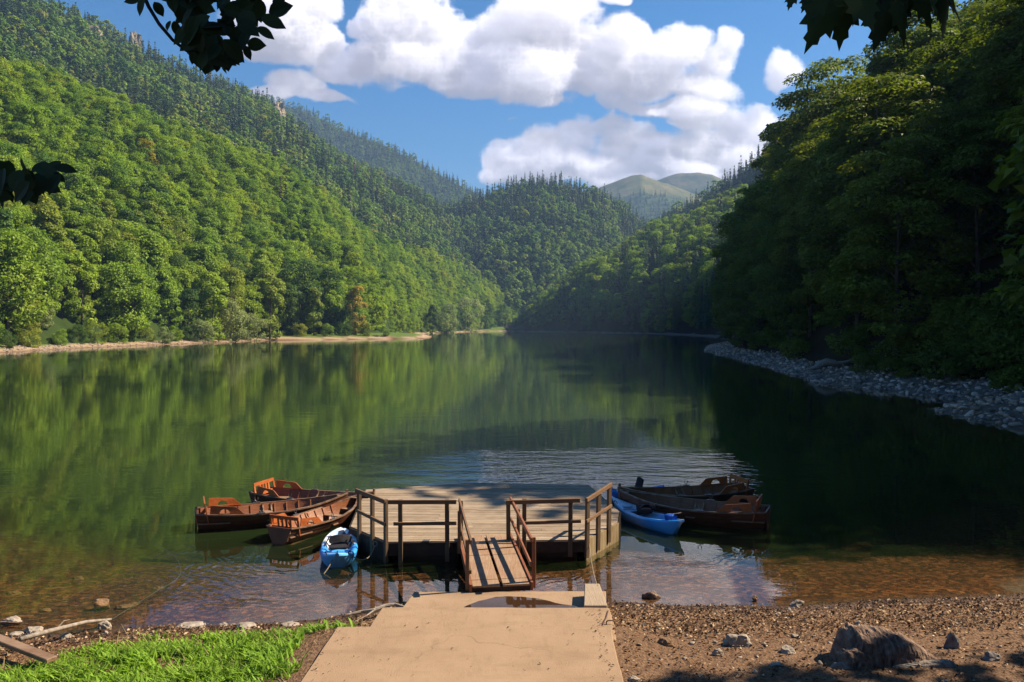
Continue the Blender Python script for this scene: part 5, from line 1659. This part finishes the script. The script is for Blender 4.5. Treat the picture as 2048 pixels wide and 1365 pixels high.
# ------------------------------------------------------------------ ropes
def rope(pts, r, mat, label, name='rope', smooth_n=8):
    P_ = [Vector(p) for p in pts]
    out = []
    for i in range(len(P_) - 1):
        p0, p1, p2, p3 = P_[max(i - 1, 0)], P_[i], P_[i + 1], P_[min(i + 2, len(P_) - 1)]
        for k in range(smooth_n):
            s = k / smooth_n
            out.append(0.5 * ((2 * p1) + (p2 - p0) * s + (2 * p0 - 5 * p1 + 4 * p2 - p3) * s * s + (3 * p1 - p0 - 3 * p2 + p3) * s ** 3))
    out.append(P_[-1])
    mb = MB(); mb.tube(out, r, 6)
    return tag(mb.build(name, mat, smooth=True), label, 'rope')
rope([(-3.12, 18.18, .30), (-3.20, 17.95, .12), (-3.36, 17.75, .10), (-3.58, 17.72, .22), (-3.75, 17.85, .26)], .012, M_ROPE, 'pale mooring rope from the dock corner to the camouflage kayak')
rope([(1.76, 18.22, .34), (1.72, 17.4, .22), (1.66, 16.2, .26), (1.60, 15.02, .42), (1.60, 14.9, .462)], .010, M_ROPE, 'thin rope stretched from the dock corner down to the timber block')
rope([gp(222, 1240, .05), gp(262, 1215, .0), gp(318, 1180, .0), gp(352, 1160, .0), gp(361, 1138, .0), gp(345, 1110, .0), gp(300, 1082, .0)], .007, M_GREYROPE, 'thin dark line curving through the shallow water off the grass')
rope([(-3.9, 17.35, .22), (-3.95, 17.2, .10), (-4.02, 17.05, .0)], .012, M_ROPE, 'short rope end hanging off the near end of the camouflage kayak')
# stick and iron ring on the path
a, b = gp(1216, 1222, SL_B + .01), gp(1205, 1250, SL_B + .012)
mb = MB(); mb.tube([a, a.lerp(b, .5) + Vector((.012, 0, 0)), b], .010, 6)
tag(mb.build('iron_bar', M_RUSTY), 'thin bent iron bar lying on the edge of the concrete path', 'iron bar')
c = gp(1221, 1249, SL_B)
mb = MB(); mb.tube([c + Vector((math.cos(a_) * .07, .01 * math.sin(3 * a_), .02 + .045 * math.sin(a_))) for a_ in np.linspace(-.4, 3.6, 14)], .010, 6)
tag(mb.build('iron_loop', M_RUSTY), 'small rusty iron loop at the corner of the concrete path', 'iron loop')
# ------------------------------------------------------------------ stones, driftwood, stump
def rock_mesh(name, seed, size, mat, sub=3, rough=0.28, flat=0.5, smooth=False):
    bm = bmesh.new()
    bmesh.ops.create_icosphere(bm, subdivisions=sub, radius=0.5)
    rnd = random.Random(seed)
    planes = [(Vector((rnd.gauss(0, 1), rnd.gauss(0, 1), rnd.gauss(0, .8))).normalized(), rnd.uniform(.26, .42)) for _ in range(7)]
    for v in bm.verts:
        c = v.co.copy()
        for n, d in planes:
            e = c.dot(n) - d
            if e > 0:
                c -= n * e * 0.9
        n = c.normalized()
        c *= 1 + rough * mnoise.fractal(n * 1.7 + Vector((seed * 3.1, 0, 0)), 0.9, 2.1, 4)
        v.co = Vector((c.x * size[0], c.y * size[1], c.z * size[2]))
    me = bpy.data.meshes.new(name)
    bm.to_mesh(me); bm.free()
    me.materials.append(mat)
    if smooth:
        for p in me.polygons: p.use_smooth = True
    return me
def stone(u, v, w, hgt, label, mat=M_STONE, seed=1, zoff=0.0, name='stone', depthr=0.75, z=None, group=None, cat='stone', turn=0.0):
    p = gp(u, v, 0.25)
    for _ in range(4):
        p = gp(u, v, float(ground_h(p.x, p.y)))
    me = rock_mesh(name, seed, (w, w * depthr, hgt * 1.5), mat)
    o = link(name, me)
    o.location = (p.x, p.y + w * depthr * .3, float(ground_h(p.x, p.y + w * depthr * .3)) + hgt * 0.22 + zoff)
    o.rotation_euler = (0, 0, turn)
    return tag(o, label, cat, group)
stone(1480, 1294, .46, .20, 'largest pale angular stone on the leafy beach, left of the stump', seed=3)
stone(1437, 1312, .17, .10, 'small pale stone just left of the largest beach stone', seed=4)
stone(1580, 1308, .28, .12, 'rounded pale stone between the largest beach stone and the stump', seed=5)
stone(1556, 1334, .24, .05, 'flat pale stone lying in front of the stump near the shade', seed=6)
stone(1334, 1292, .26, .10, 'low brownish stone on the beach, nearest to the concrete path', M_STONE_W, seed=7)
stone(1592, 1276, .14, .06, 'little stone on the leaf litter above the rounded pale stone', seed=8)
stone(1596, 1214, .26, .13, 'whitish stone sitting right at the waterline of the leafy beach', seed=9)
stone(1511, 1204, .12, .09, 'small brown stone standing in the shallow water off the beach', M_STONE_W, seed=10, zoff=.02)
stone(1908, 1297, .30, .22, 'blue-grey stone upright beside the shaded end of the stump', M_STONE_D, seed=11)
stone(1700, 1318, .32, .12, 'grey stone wedged under the left end of the stump', M_STONE_D, seed=12)
stone(1990, 1322, .30, .12, 'grey stone in the shade, right of the stump', M_STONE_D, seed=13)
stone(1268, 1363, .16, .07, 'pale stone beside the corner of the path at the bottom', seed=14)
for k, (u, v, w, hh, lab) in enumerate(((493, 1258, .42, .09, 'broad pale flat stone at the waterline above the grass'), (378, 1256, .48, .07, 'long pale flat stone at the waterline, left of the broad flat one'),
        (580, 1252, .32, .06, 'pale flat stone at the waterline nearest the driftwood branch'), (480, 1268, .20, .05, 'small pale stone below the broad flat stone'), (445, 1253, .18, .05, 'small pale stone between the two flat waterline stones'),
        (205, 1258, .24, .12, 'tan stone under the tip of the bleached pole'), (210, 1270, .10, .08, 'small white stone below the tip of the bleached pole'), (60, 1268, .34, .10, 'white flat stone at the foot of the bleached pole'),
        (18, 1252, .34, .14, 'brown stone at the water edge near the half buried plank'), (128, 1278, .22, .08, 'tan stone between the plank and the bleached pole'), (28, 1272, .24, .06, 'pale flat stone beside the half buried plank'))):
    stone(u, v, w, hh, lab, seed=20 + k)
for k, (u, v, w, hh, lab, zo) in enumerate(((200, 1222, .30, .17, 'stone with its wet tip just out of the shallow water', .06), (240, 1220, .40, .10, 'brown drowned stone beside the one that breaks the surface', -.02), (262, 1212, .26, .08, 'drowned brown stone by the dark line in the water', -.02), (88, 1225, .24, .08, 'drowned stone in the brown shallows left of the breaking stone', -.02),
        (312, 1178, .34, .08, 'drowned stone farther out near the bend of the dark line', -.03), (25, 1190, .3, .1, 'drowned stone far left in the brown shallows', -.03), (155, 1160, .32, .1, 'drowned stone in deeper brown water off the grass', -.03))):
    stone(u, v, w, hh, lab, M_STONE_W, 40 + k, zo)
stone(1305, 1199, .40, .12, 'flat chunk of driftwood half in the water near the path end', M_STUMP, 15, .02, 'driftwood_chunk', .45, cat='driftwood')

# stump: a long weathered root block, ridged, on a pale stone footing
bs_ = gp(1775, 1318, .33)
stump = empty('tree_stump', (bs_.x, bs_.y + .15, float(ground_h(bs_.x, bs_.y)) - .02))
tag(stump, 'big weathered tree stump lying half in shade on the leafy beach', 'tree stump')
def stump_body(prof, depth, seed, name, mat, off=(0, 0)):
    mb = MB()
    rows = []
    for i in range(61 + 40):
        x = prof[0][0] + (prof[-1][0] - prof[0][0]) * i / 100
        hgt = float(np.interp(x, [p[0] for p in prof], [p[1] for p in prof]))
        row = []
        for j in range(25):
            a = PI * j / 24
            sx = x + (0.34 * (1 - abs(math.cos(a))) * -0.25)
            sl = x + .5 * math.sin(a)
            rid = 0.11 * (0.5 - abs(mnoise.noise(Vector((sl * 7.5, j * .10, seed))))) + 0.05 * (0.4 - abs(mnoise.noise(Vector((sl * 19, j * .22, seed + 4))))) + .12 * mnoise.fractal(Vector((x * 2.6, j * .22, seed)), .8, 2.2, 5)
            k = 1 + rid
            row.append((sx + off[0], -math.cos(a) * depth * k * (0.4 + .6 * min(1, hgt * 2.6)) + off[1], max(hgt, .01) * math.sin(a) ** .75 * k - .03))
        rows.append(row)
    mb.grid(rows)
    return mb.build(name, mat, stump)
stump_body([(-.74, .04), (-.66, .22), (-.56, .40), (-.42, .52), (-.10, .49), (.15, .45), (.40, .36), (.58, .25), (.72, .15), (.80, .03)], .36, 1, 'root_block', M_STUMP)
stump_body([(-.80, .04), (-.74, .20), (-.64, .30), (-.48, .32), (-.32, .22), (-.2, .05)], .22, 5, 'root_knot', M_STUMP, (0, -.26))
stump_body([(-.15, .03), (.0, .10), (.35, .13), (.65, .16), (.85, .15), (.96, .05)], .14, 9, 'pale_root', M_WOODGREY, (.05, -.34))
stump_body([(-.95, .02), (-.85, .12), (-.7, .13), (-.55, .08), (-.45, .02)], .14, 12, 'pale_root', M_WOODGREY, (.05, -.36))

# bleached pole, sticks, half buried plank at the left
a, b = gp(40, 1279, .36), gp(222, 1239, .06)
mb = MB(); mb.tube([a, a.lerp(b, .3) + Vector((0, 0, .03)), a.lerp(b, .7) + Vector((0, 0, .05)), b], [.042, .038, .03, .018], 9)
tag(mb.build('pole', M_WOODGREY, smooth=True), 'long bleached pole lying from the bank down into the shallow water', 'pole')
a, b = gp(110, 1262, .1), gp(140, 1240, .2)
mb = MB(); mb.tube([a, a.lerp(b, .6) + Vector((0, 0, .06)), b], [.014, .010, .004], 6)
tag(mb.build('twig', M_WOODGREY), 'thin forked twig standing up beside the bleached pole', 'twig')
a, b = gp(-40, 1247, .05), gp(55, 1248, .04)
mb = MB(); mb.tube([a, a.lerp(b, .5) + Vector((0, .03, .01)), b], [.03, .024, .008], 7)
tag(mb.build('stick', M_STUMP), 'brown stick lying at the water edge above the half buried plank', 'stick')
a, b = gp(-30, 1262, .43) - Vector((0, 0, .05)), gp(104, 1313, .40) - Vector((0, 0, .055))
mb = MB(); mb.beam(a, b, .17, .07); 
tag(mb.build('plank', M_GUNW, bevel=.01), 'weathered plank half buried in the grass', 'plank')
drift = empty('driftwood_branch', gp(750, 1219, .12))
tag(drift, 'crooked driftwood branch lying against the concrete path at the waterline', 'driftwood')
o3 = tuple(drift.location)
P_ = [gp(694, 1230, .14), gp(722, 1224, .16), gp(748, 1221, .19), gp(770, 1212, .23), (gp(790, 1209, .24)), gp(808, 1214, .22)]
mb = MB(); mb.tube(P_, [.02, .032, .038, .036, .032, .022], 8); mb.build('branch_wood', M_WOODGREY, drift, off=o3)
mb = MB(); mb.tube([P_[2], P_[2] + Vector((-.08, -.25, .0)), P_[2] + Vector((-.25, -.5, -.02))], [.016, .012, .005], 6); mb.build('side_twig', M_WOODGREY, drift, off=o3)

# driftwood trunk on the right bank
pb = gp(1640, 740, .7)
dl = empty('driftwood_log', (pb.x + 1.2, pb.y, float(ground_h(pb.x + 1.2, pb.y)) + .15))
tag(dl, 'bleached driftwood trunk with an upturned arm on the shaded stony bank', 'driftwood')
mb = MB(); mb.tube([(-1.9, -.2, -.05), (-1.3, 0, .35), (-.5, .1, .62), (.3, 0, .55), (1.0, .1, .2)], [.20, .38, .42, .34, .22], 10); mb.build('trunk', M_WOODGREY, dl, smooth=True)
mb = MB(); mb.tube([(.1, 0, .5), (1.2, .1, .55), (2.0, .2, .75), (2.5, .2, 1.25)], [.26, .2, .15, .06], 8); mb.build('limb', M_WOODGREY, dl, smooth=True)
mb = MB(); mb.tube([(-1.2, -.5, .1), (-2.2, -.6, .0), (-3.0, -.7, -.1)], [.16, .12, .05], 8); mb.build('limb', M_WOODGREY, dl, smooth=True)

# rubble of the right bank: one mass of small stones, with the larger ones apart
def right_bank_points(n, seed, smin, smax, ymin=33, ymax=215, pw=1.6):
    rs = np.random.RandomState(seed)
    out = []
    while len(out) < n:
        y = ymin + (ymax - ymin) * rs.rand(4000) ** pw
        x = rs.uniform(18, 62, 4000)
        s = shore_dist(x, y)
        ok = (s > smin) & (s < smax) & (x > 15)
        out += list(zip(x[ok], y[ok], s[ok]))
    return np.array(out[:n])
def ico(sub):
    bm = bmesh.new(); bmesh.ops.create_icosphere(bm, subdivisions=sub, radius=.5)
    V_ = np.array([v.co[:] for v in bm.verts]); F_ = np.array([[v.index for v in f.verts] for f in bm.faces]); bm.free()
    return V_, F_
def rubble(name, pts, s0, s1, seed, mat, label, flat=0.45):
    rs = np.random.RandomState(seed)
    IV, IF = ico(2)
    n = len(pts); m = len(IV)
    sc = s0 + (s1 - s0) * rs.rand(n) ** 3
    S = np.stack([sc * rs.uniform(.7, 1.5, n), sc * rs.uniform(.6, 1.1, n), sc * rs.uniform(.3, .75, n) * (flat / .45)], 1)
    W = IV[None] * (1 + 0.28 * rs.normal(size=(n, m, 1)) * 0.35)
    for _ in range(4):
        nn = unit(rs.normal(size=(n, 1, 3))); e = np.sum(W * nn, 2, keepdims=True) - rs.uniform(.2, .36, (n, 1, 1))
        W = W - nn * np.clip(e, 0, None) * .95
    W = W * S[:, None]
    a = rs.rand(n) * 6.283; ca, sa = np.cos(a)[:, None], np.sin(a)[:, None]
    b = rs.normal(size=n) * .3; cb, sb = np.cos(b)[:, None], np.sin(b)[:, None]
    x, y, z = W[..., 0], W[..., 1], W[..., 2]
    x, z = x * cb - z * sb, x * sb + z * cb
    x, y = x * ca - y * sa, x * sa + y * ca
    gz = ground_h(pts[:, 0], pts[:, 1])
    V_ = np.stack([x + pts[:, 0:1], y + pts[:, 1:2], z + gz[:, None] + S[:, 2:3] * .28], -1).reshape(-1, 3)
    F_ = (IF[None] + (np.arange(n) * m)[:, None, None]).reshape(-1, 3)
    return tag(link(name, npmesh(name, V_, F_, [mat])), label, kind='stuff')
M_RUBBLE = leaf_mat('bank_stones', [(0, (0.36, 0.285, 0.235)), (1, (0.36, 0.285, 0.235))], 0.0, vscale=0.8, rnd=0.55)
rubble('gravel', right_bank_points(5200, 3, -0.25, 6.2), .10, .62, 5, M_RUBBLE, 'grey rubble covering the shaded right bank')
bp = right_bank_points(70, 12, -0.2, 5.5, 34, 150, 1.3)
rs_ = np.random.RandomState(31)
bould = [rock_mesh('boulder', 300 + k, (1, .75, .6), M_STONE_D) for k in range(6)]
for k, (x, y, s) in enumerate(bp):
    sc = rs_.uniform(.45, 1.15)
    o = link('boulder', bould[k % 6]); o.location = (x, y, float(ground_h(x, y)) + .1 * sc); o.scale = (sc, sc, sc); o.rotation_euler = (0, 0, rs_.rand() * 6)
    tag(o, 'grey boulder among the rubble of the shaded right bank', 'boulder', 'boulders on the right bank')
# scree on the far left beach
def left_beach_points(n, seed):
    rs = np.random.RandomState(seed); out = []
    while len(out) < n:
        u = rs.uniform(-30, 560, 3000); p = np.interp(u, [0, 150, 290, 370, 450, 540], [706, 697, 691, 688, 685, 681])
        for a, b in zip(u, p):
            q = gp(a, b); f = rs.uniform(0, 5.0); out.append((q.x - f * .95, q.y + f * .2, f))
    return np.array(out[:n])
rubble('gravel', left_beach_points(1500, 6), .12, .7, 8, M_STONE, 'pale stones scattered along the sunlit left beach', .35)
rubble('gravel', np.array([(x, y, 0) for x, y in zip(*(lambda r_: (r_.uniform(1.9, 9.8, 260), r_.uniform(10.4, 15.2, 260)))(np.random.RandomState(4)))]), .02, .11, 9, M_STONE, 'small pale pebbles strewn over the leafy beach', .4)

stone(745, 681, 3.6, 1.1, 'lone pale boulder at the tip of the left meadow strip', M_STONE, 70, .1, 'boulder', cat='boulder')
# cliffs showing through the woods of the high ridge
for k, (u, t_, w, h_, lab) in enumerate(((275, .93, 15, 24, 'bare rock outcrop high in the wooded ridge, in the middle of three'), (557, .91, 26, 20, 'tallest bare rock outcrop on the crest of the wooded ridge'), (178, .86, 30, 12, 'low pale rock band in the wooded ridge, highest of three'))):
    rf, zf, rc, zc = H_MASSIF.par(u)
    y = float(rf + t_ * (rc - rf)); x = (u - 1024) / F_PX * y
    o = link('rock_outcrop', rock_mesh('rock_outcrop', 80 + k, (w, w * .8, h_ * 1.6), M_CLIFF, 4, .4))
    o.location = (x, y, float(H_MASSIF.h(x, y)) + h_ * .55)
    tag(o, lab, 'rock')

# ------------------------------------------------------------------ grass, fallen leaves
def path_left(y):
    return np.where(y > 13.84, -1.95, np.where(y > 12.86, -2.30, -2.86))
def path_right(y):
    return np.where(y > 13.84, 1.8, np.where(y > 12.86, 1.66, 1.56))
rs = np.random.RandomState(91)
n = 120000
x = rs.uniform(-12.5, -1.9, n); y = rs.uniform(8.2, 13.7, n)
s = shore_dist(x, y)
gx_ = path_left(y) - x
edge = s - 0.62 - 0.9 * np.clip((-x - 5.8) / 2.0, 0, 1) - 0.45 * fbm2(x, y, 41, 2.0, 3) - 0.15 * np.clip((x + 4.0) / 1.6, 0, 1)
side = gx_ - 0.12 - 0.22 * (1 + fbm2(x, y, 42, 1.1, 3)) * np.clip((y - 10.2) / 2, .3, 1.4)
prob = np.clip(edge * 1.6, 0, 1) * np.clip(side * 2.2, 0, 1) * np.clip(0.62 + 1.0 * fbm2(x, y, 43, .9, 3), 0.08, 1)
ok = rs.rand(n) < prob
x, y, edge = x[ok], y[ok], edge[ok]
n = len(x)
z = ground_h(x, y) - 0.008
hgt = (0.05 + 0.13 * rs.rand(n) ** 1.8) * np.clip(0.55 + edge * .6, .55, 1.1) * (1 + .3 * fbm2(x, y, 44, 1.3, 2))
a = rs.rand(n) * 6.283; lean = hgt * rs.uniform(.4, 1.7, n)
dx, dy = np.cos(a), np.sin(a)
wd = rs.uniform(.008, .020, n)
px_, py_ = -dy * wd, dx * wd
b0 = np.stack([x, y, z], 1); w3 = np.stack([px_, py_, 0 * px_], 1)
mid = b0 + np.stack([dx * lean * .35, dy * lean * .35, hgt * .62], 1)
tip = b0 + np.stack([dx * lean, dy * lean, hgt * .95], 1)
Vg = np.stack([b0 - w3, b0 + w3, mid + w3 * .85, mid - w3 * .85, tip], 1).reshape(-1, 3)
k5 = np.arange(n)[:, None] * 5
M_GRASS = leaf_mat('lawn_grass', [(0, (0.20, 0.325, 0.030)), (1, (0.20, 0.325, 0.030))], 0.42, (1.0, 1.0, .35), 1.6, .5)
tag(link('grass', npmesh('grass', Vg, [k5 + np.array([[0, 1, 2, 3]]), k5 + np.array([[3, 2, 4]])], [M_GRASS])), 'bright green grass on the bank left of the path', 'grass', kind='stuff')

n = 2600
x = rs.uniform(-9.5, -1.9, n); y = rs.uniform(9.0, 13.6, n); s = shore_dist(x, y)
ok = (s > 0.45) & (x < path_left(y) - .04) & (rs.rand(n) < np.clip(.35 + fbm2(x, y, 47, 1.4, 3), 0.05, 1)); x, y = x[ok], y[ok]; n = len(x)
z = ground_h(x, y); L_ = rs.uniform(.06, .22, n); a = rs.rand(n) * 6.283; el = rs.uniform(.1, 1.1, n)
b0 = np.stack([x, y, z + .02], 1); tip = b0 + np.stack([np.cos(a) * L_ * np.cos(el), np.sin(a) * L_ * np.cos(el), L_ * np.sin(el)], 1)
w3 = np.stack([-np.sin(a) * .006, np.cos(a) * .006, 0 * a], 1)
k4 = np.arange(n)[:, None] * 4
M_DRY = leaf_mat('dry_stems', [(0, (0.34, 0.27, 0.12)), (1, (0.34, 0.27, 0.12))], 0.2, (1, 1, .8), 1.0, .5)
tag(link('dry_grass', npmesh('dry_grass', np.stack([b0 - w3, b0 + w3, tip + w3 * .4, tip - w3 * .4], 1).reshape(-1, 3), [k4 + np.array([[0, 1, 2, 3]])], [M_DRY])), 'dry straw stems among the green grass', 'dry grass', kind='stuff')
n = 60000
x = rs.uniform(-11, 12, n); y = rs.uniform(9.4, 16.2, n)
s = shore_dist(x, y)
band = np.clip(1 - np.abs(s - 0.95 - .3 * fbm2(x, y, 51, 2.4, 3)) / 1.25, 0, 1) ** .8
prob = np.clip(band * 1.25 + 0.20 + .12 * fbm2(x, y, 52, 1.0, 3), 0, 1) * (s > -.02) * np.clip((s + .05) * 6, 0, 1)
prob = np.where(x < 0, prob * np.clip(1.6 - s, 0.05, 1), prob)
ok = (rs.rand(n) < prob) & ((x < path_left(y) - .02) | (x > path_right(y) + .02))
x, y, s = x[ok], y[ok], s[ok]; n = len(x)
C = np.stack([x, y, ground_h(x, y) + rs.uniform(.004, .035, n)], 1)
Vl, Fl = cards(C, unit(np.stack([rs.normal(size=n) * .55, rs.normal(size=n) * .55, np.ones(n)], 1)), .030 + .050 * rs.rand(n), rs, .6, .22)
m3 = 520
ex = np.where(rs.rand(m3) < .6, 1.62 - np.abs(rs.normal(size=m3)) * .16, np.where(rs.rand(m3) < .5, -2.8 + np.abs(rs.normal(size=m3)) * .2, rs.uniform(-2.6, 1.5, m3)))
ey = rs.uniform(9.6, 13.7, m3)
okp = (ex > path_left(ey) + .05) & (ex < path_right(ey) - .12)
ex, ey = ex[okp], ey[okp]; m3 = len(ex)
Cp = np.stack([ex, ey, np.where(ey > 12.86, SL_B, SL_C) + rs.uniform(.008, .02, m3)], 1)
Vp, Fp = cards(Cp, unit(np.stack([rs.normal(size=m3) * .3, rs.normal(size=m3) * .3, np.ones(m3)], 1)), .015 + .045 * rs.rand(m3) ** 2, rs, .6, .22)
Fl = np.vstack([Fl, Fp + len(Vl)]); Vl = np.vstack([Vl, Vp])
M_LITTER, t = newmat('dead_leaves')
ri = t.n('ShaderNodeNewGeometry').outputs['Random Per Island']
lc = t.ramp(ri, [(0, (0.030, 0.016, 0.010)), (.35, (0.085, 0.046, 0.026)), (.65, (0.17, 0.10, 0.056)), (.86, (0.30, 0.205, 0.125)), (1, (0.46, 0.36, 0.24))])
b = t.n('ShaderNodeBsdfPrincipled', {'Base Color': lc, 'Roughness': .85, 'Specular IOR Level': .2})
t.n('ShaderNodeOutputMaterial', {'Surface': b.outputs[0]})
tag(link('leaf_litter', npmesh('leaf_litter', Vl, Fl, [M_LITTER])), 'brown fallen leaves washed up along the waterline', 'leaf litter', kind='stuff')

# ------------------------------------------------------------------ boughs hanging into view
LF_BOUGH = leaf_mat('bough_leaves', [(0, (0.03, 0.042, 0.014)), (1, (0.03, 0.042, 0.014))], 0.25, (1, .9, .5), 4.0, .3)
M_TWIG = simple_mat('twig_bark', [(0, (0.02, 0.014, 0.012)), (1, (0.06, 0.042, 0.032))], (30, 30, 30), .9, obj=True)
def ovate(n=7):
    pts, fs = [], []
    for i in range(n + 1):
        t_ = i / n
        w_ = 0.31 * (math.sin(PI * t_ ** 0.85) ** 0.8) * (1 if t_ < .82 else (1 - t_) / .18 * .8 + .2)
        cz = -0.10 * t_ * t_
        pts += [(t_, w_, cz + .07 * w_ * 3), (t_, 0, cz), (t_, -w_, cz + .07 * w_ * 3)]
    for i in range(n):
        a = 3 * i
        fs += [(a, a + 1, a + 4, a + 3), (a + 1, a + 2, a + 5, a + 4)]
    return pts, fs
MAPLE = [(0, -.02), (.10, -.16), (.02, -.34), (.22, -.30), (.30, -.42), (.40, -.30), (.60, -.34), (.56, -.20), (.66, -.14), (.78, -.16), (.82, -.07), (1.02, 0)]
def maple():
    ring = MAPLE + [(x, -y) for x, y in reversed(MAPLE[:-1])]
    pts = [(.33, 0, .02)] + [(x, y, -.10 * x * x - .25 * abs(y) ** 1.5) for x, y in ring]
    n = len(ring)
    return pts, [(0, 1 + i, 1 + (i + 1) % n) for i in range(n)]
def bough(name, label, depth, stems, leaves, shape, cat='bough'):
    """stems: pixel polylines; leaves: (u, v, length px, angle deg in the view, depth offset)"""
    root = empty(name, at(*stems[0][0], depth))
    tag(root, label, cat)
    o3 = tuple(root.location)
    tw = MB()
    for st_ in stems:
        P_ = [at(u, v, depth + .04 * math.sin(i * 1.7)) for i, (u, v) in enumerate(st_)]
        r0 = .0085 if st_ is stems[0] else .0045
        tw.tube(P_, [r0 * (1 - .6 * i / max(1, len(P_) - 1)) for i in range(len(P_))], 6)
    tw.build('twig', M_TWIG, root, off=o3, smooth=True)
    rnd = random.Random(len(leaves))
    pts, fs = shape()
    lf = MB()
    for (u, v, L_, ang, dd) in leaves:
        c = at(u, v, depth + dd)
        l3 = L_ / F_PX * depth
        a = R(ang)
        ax = Vector((math.cos(a), rnd.uniform(-.45, .45), math.sin(a))).normalized()
        nz = Vector((rnd.uniform(-.5, .5), -1 if rnd.random() < .75 else -.35, rnd.uniform(-.2, .8)))
        nz = (nz - ax * nz.dot(ax)).normalized()
        ay = nz.cross(ax)
        sc_w = rnd.uniform(.85, 1.1)
        lf.add([c + (ax * (p[0] - .5) + ay * p[1] * sc_w + nz * p[2]) * l3 for p in pts], fs)
    lf.build('leaves', LF_BOUGH, root, off=o3)
    return root
def inside(poly, x, y):
    c = False
    for (ax, ay), (bx, by) in zip(poly, poly[1:] + poly[:1]):
        if (ay > y) != (by > y) and x < ax + (y - ay) * (bx - ax) / (by - ay): c = not c
    return c
def scatter_leaves(poly, n, lmin, lmax, seed, holes=(), ang=None):
    rnd = random.Random(seed); out = []
    xs = [p[0] for p in poly]; ys = [p[1] for p in poly]
    tries = 0
    while len(out) < n and tries < 20000:
        tries += 1
        x, y = rnd.uniform(min(xs), max(xs)), rnd.uniform(min(ys), max(ys))
        if not inside(poly, x, y) or any(((x - h[0]) / h[2]) ** 2 + ((y - h[1]) / h[3]) ** 2 < 1 for h in holes): continue
        out.append((x, y, rnd.uniform(lmin, lmax), rnd.uniform(*ang) if ang else rnd.uniform(-150, 20), rnd.uniform(-.22, .22)))
    return out
z1 = lambda L_: [(x / 2.926, y / 2.926) for x, y in L_]
polyA = z1([(880, -80), (1000, 30), (1040, 150), (1090, 250), (1130, 330), (1200, 380), (1310, 385), (1400, 320), (1430, 260), (1500, 230), (1450, 130), (1540, 60), (1500, -60)])
lvA = scatter_leaves(polyA, 105, 34, 60, 3, holes=[(1270 / 2.926, 70 / 2.926, 16, 32)])
lvA += [(x / 2.926, y / 2.926, L_ / 2.926, a, d) for x, y, L_, a, d in ((1640, 52, 160, 10, .05), (1600, 130, 150, -20, -.05), (1555, 195, 120, -25, .08), (1350, 75, 130, 15, 0), (1170, 32, 190, -22, .05), (825, 40, 110, -110, 0), (770, 5, 90, 190, .05),
        (1030, 170, 90, -80, .02), (985, 150, 70, -100, -.05), (1250, 150, 150, 20, 0), (1450, 310, 90, -70, .04), (1200, 395, 90, -95, -.03), (1310, 395, 80, -80, .06), (1380, 350, 90, -60, 0), (1500, 262, 120, -8, .03), (1270, 390, 70, -100, .05),
        (1640, -10, 120, 15, .1), (1130, 340, 80, -95, 0), (1420, 60, 130, 60, .05), (930, 55, 90, -60, 0))]
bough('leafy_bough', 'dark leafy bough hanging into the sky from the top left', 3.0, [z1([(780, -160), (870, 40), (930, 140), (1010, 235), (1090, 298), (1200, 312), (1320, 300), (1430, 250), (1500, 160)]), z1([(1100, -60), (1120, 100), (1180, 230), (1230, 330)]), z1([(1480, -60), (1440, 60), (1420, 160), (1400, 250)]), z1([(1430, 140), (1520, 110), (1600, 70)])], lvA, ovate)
polyB = z1([(-120, 960), (60, 1000), (180, 985), (300, 990), (360, 1030), (320, 1090), (220, 1140), (120, 1150), (40, 1140), (-120, 1190)])
lvB = scatter_leaves(polyB, 44, 32, 56, 8) + [(x / 2.926, y / 2.926, L_ / 2.926, a, d) for x, y, L_, a, d in ((385, 990, 130, -8, 0), (225, 975, 110, 60, .05), (190, 1145, 110, -70, 0), (60, 1150, 80, -70, 0), (15, 1185, 80, -100, .05), (10, 965, 70, -30, .05), (310, 1105, 110, -20, -.05), (345, 1040, 80, -40, .03))]
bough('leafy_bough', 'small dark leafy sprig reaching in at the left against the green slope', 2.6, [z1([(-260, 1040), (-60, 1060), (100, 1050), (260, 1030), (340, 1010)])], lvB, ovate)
z4 = lambda L_: [(1350 + x / 2.93, y / 2.93) for x, y in L_]
lvC = []
for x, y, L_, a, d in ((845, 150, 330, -112, 0), (980, 130, 330, -84, .05), (1120, 70, 250, -70, -.05), (1215, 130, 330, -105, .02), (1340, 130, 300, -80, -.04), (1480, 60, 270, -60, .05), (1590, 90, 290, -75, 0), (910, 30, 260, -130, .08), (1060, 20, 250, -95, .1),
                       (1250, 20, 260, -80, .1), (1400, 20, 260, -100, .1), (680, 5, 120, -110, 0), (770, 20, 130, -120, .04), (790, 92, 90, -150, 0), (1150, 30, 240, -120, .06), (1560, 10, 260, -90, .1), (1300, 80, 240, -95, .12), (1000, 60, 240, -100, .14), (1650, 60, 220, -50, .06)):
    lvC.append((1350 + x / 2.93, y / 2.93, L_ / 2.93 * 1.0, a, d))
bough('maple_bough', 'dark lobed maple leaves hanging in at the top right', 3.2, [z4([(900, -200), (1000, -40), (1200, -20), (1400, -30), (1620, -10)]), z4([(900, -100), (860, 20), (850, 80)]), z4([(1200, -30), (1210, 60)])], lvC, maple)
# ------------------------------------------------------------------ air
M_AIR, t = newmat('air')
pv = t.n('ShaderNodeVolumePrincipled', {'Color': (0.26, 0.43, 0.72, 1), 'Density': 0.00018, 'Anisotropy': 0.1})
t.n('ShaderNodeOutputMaterial', {'Volume': pv.outputs[0]})
mb = MB()
mb.box((0, 1400, 340), (8400, 5600, 700))
hz = mb.build('haze', M_AIR)
tag(hz, 'thin blue haze over the valley', 'haze', kind='stuff')
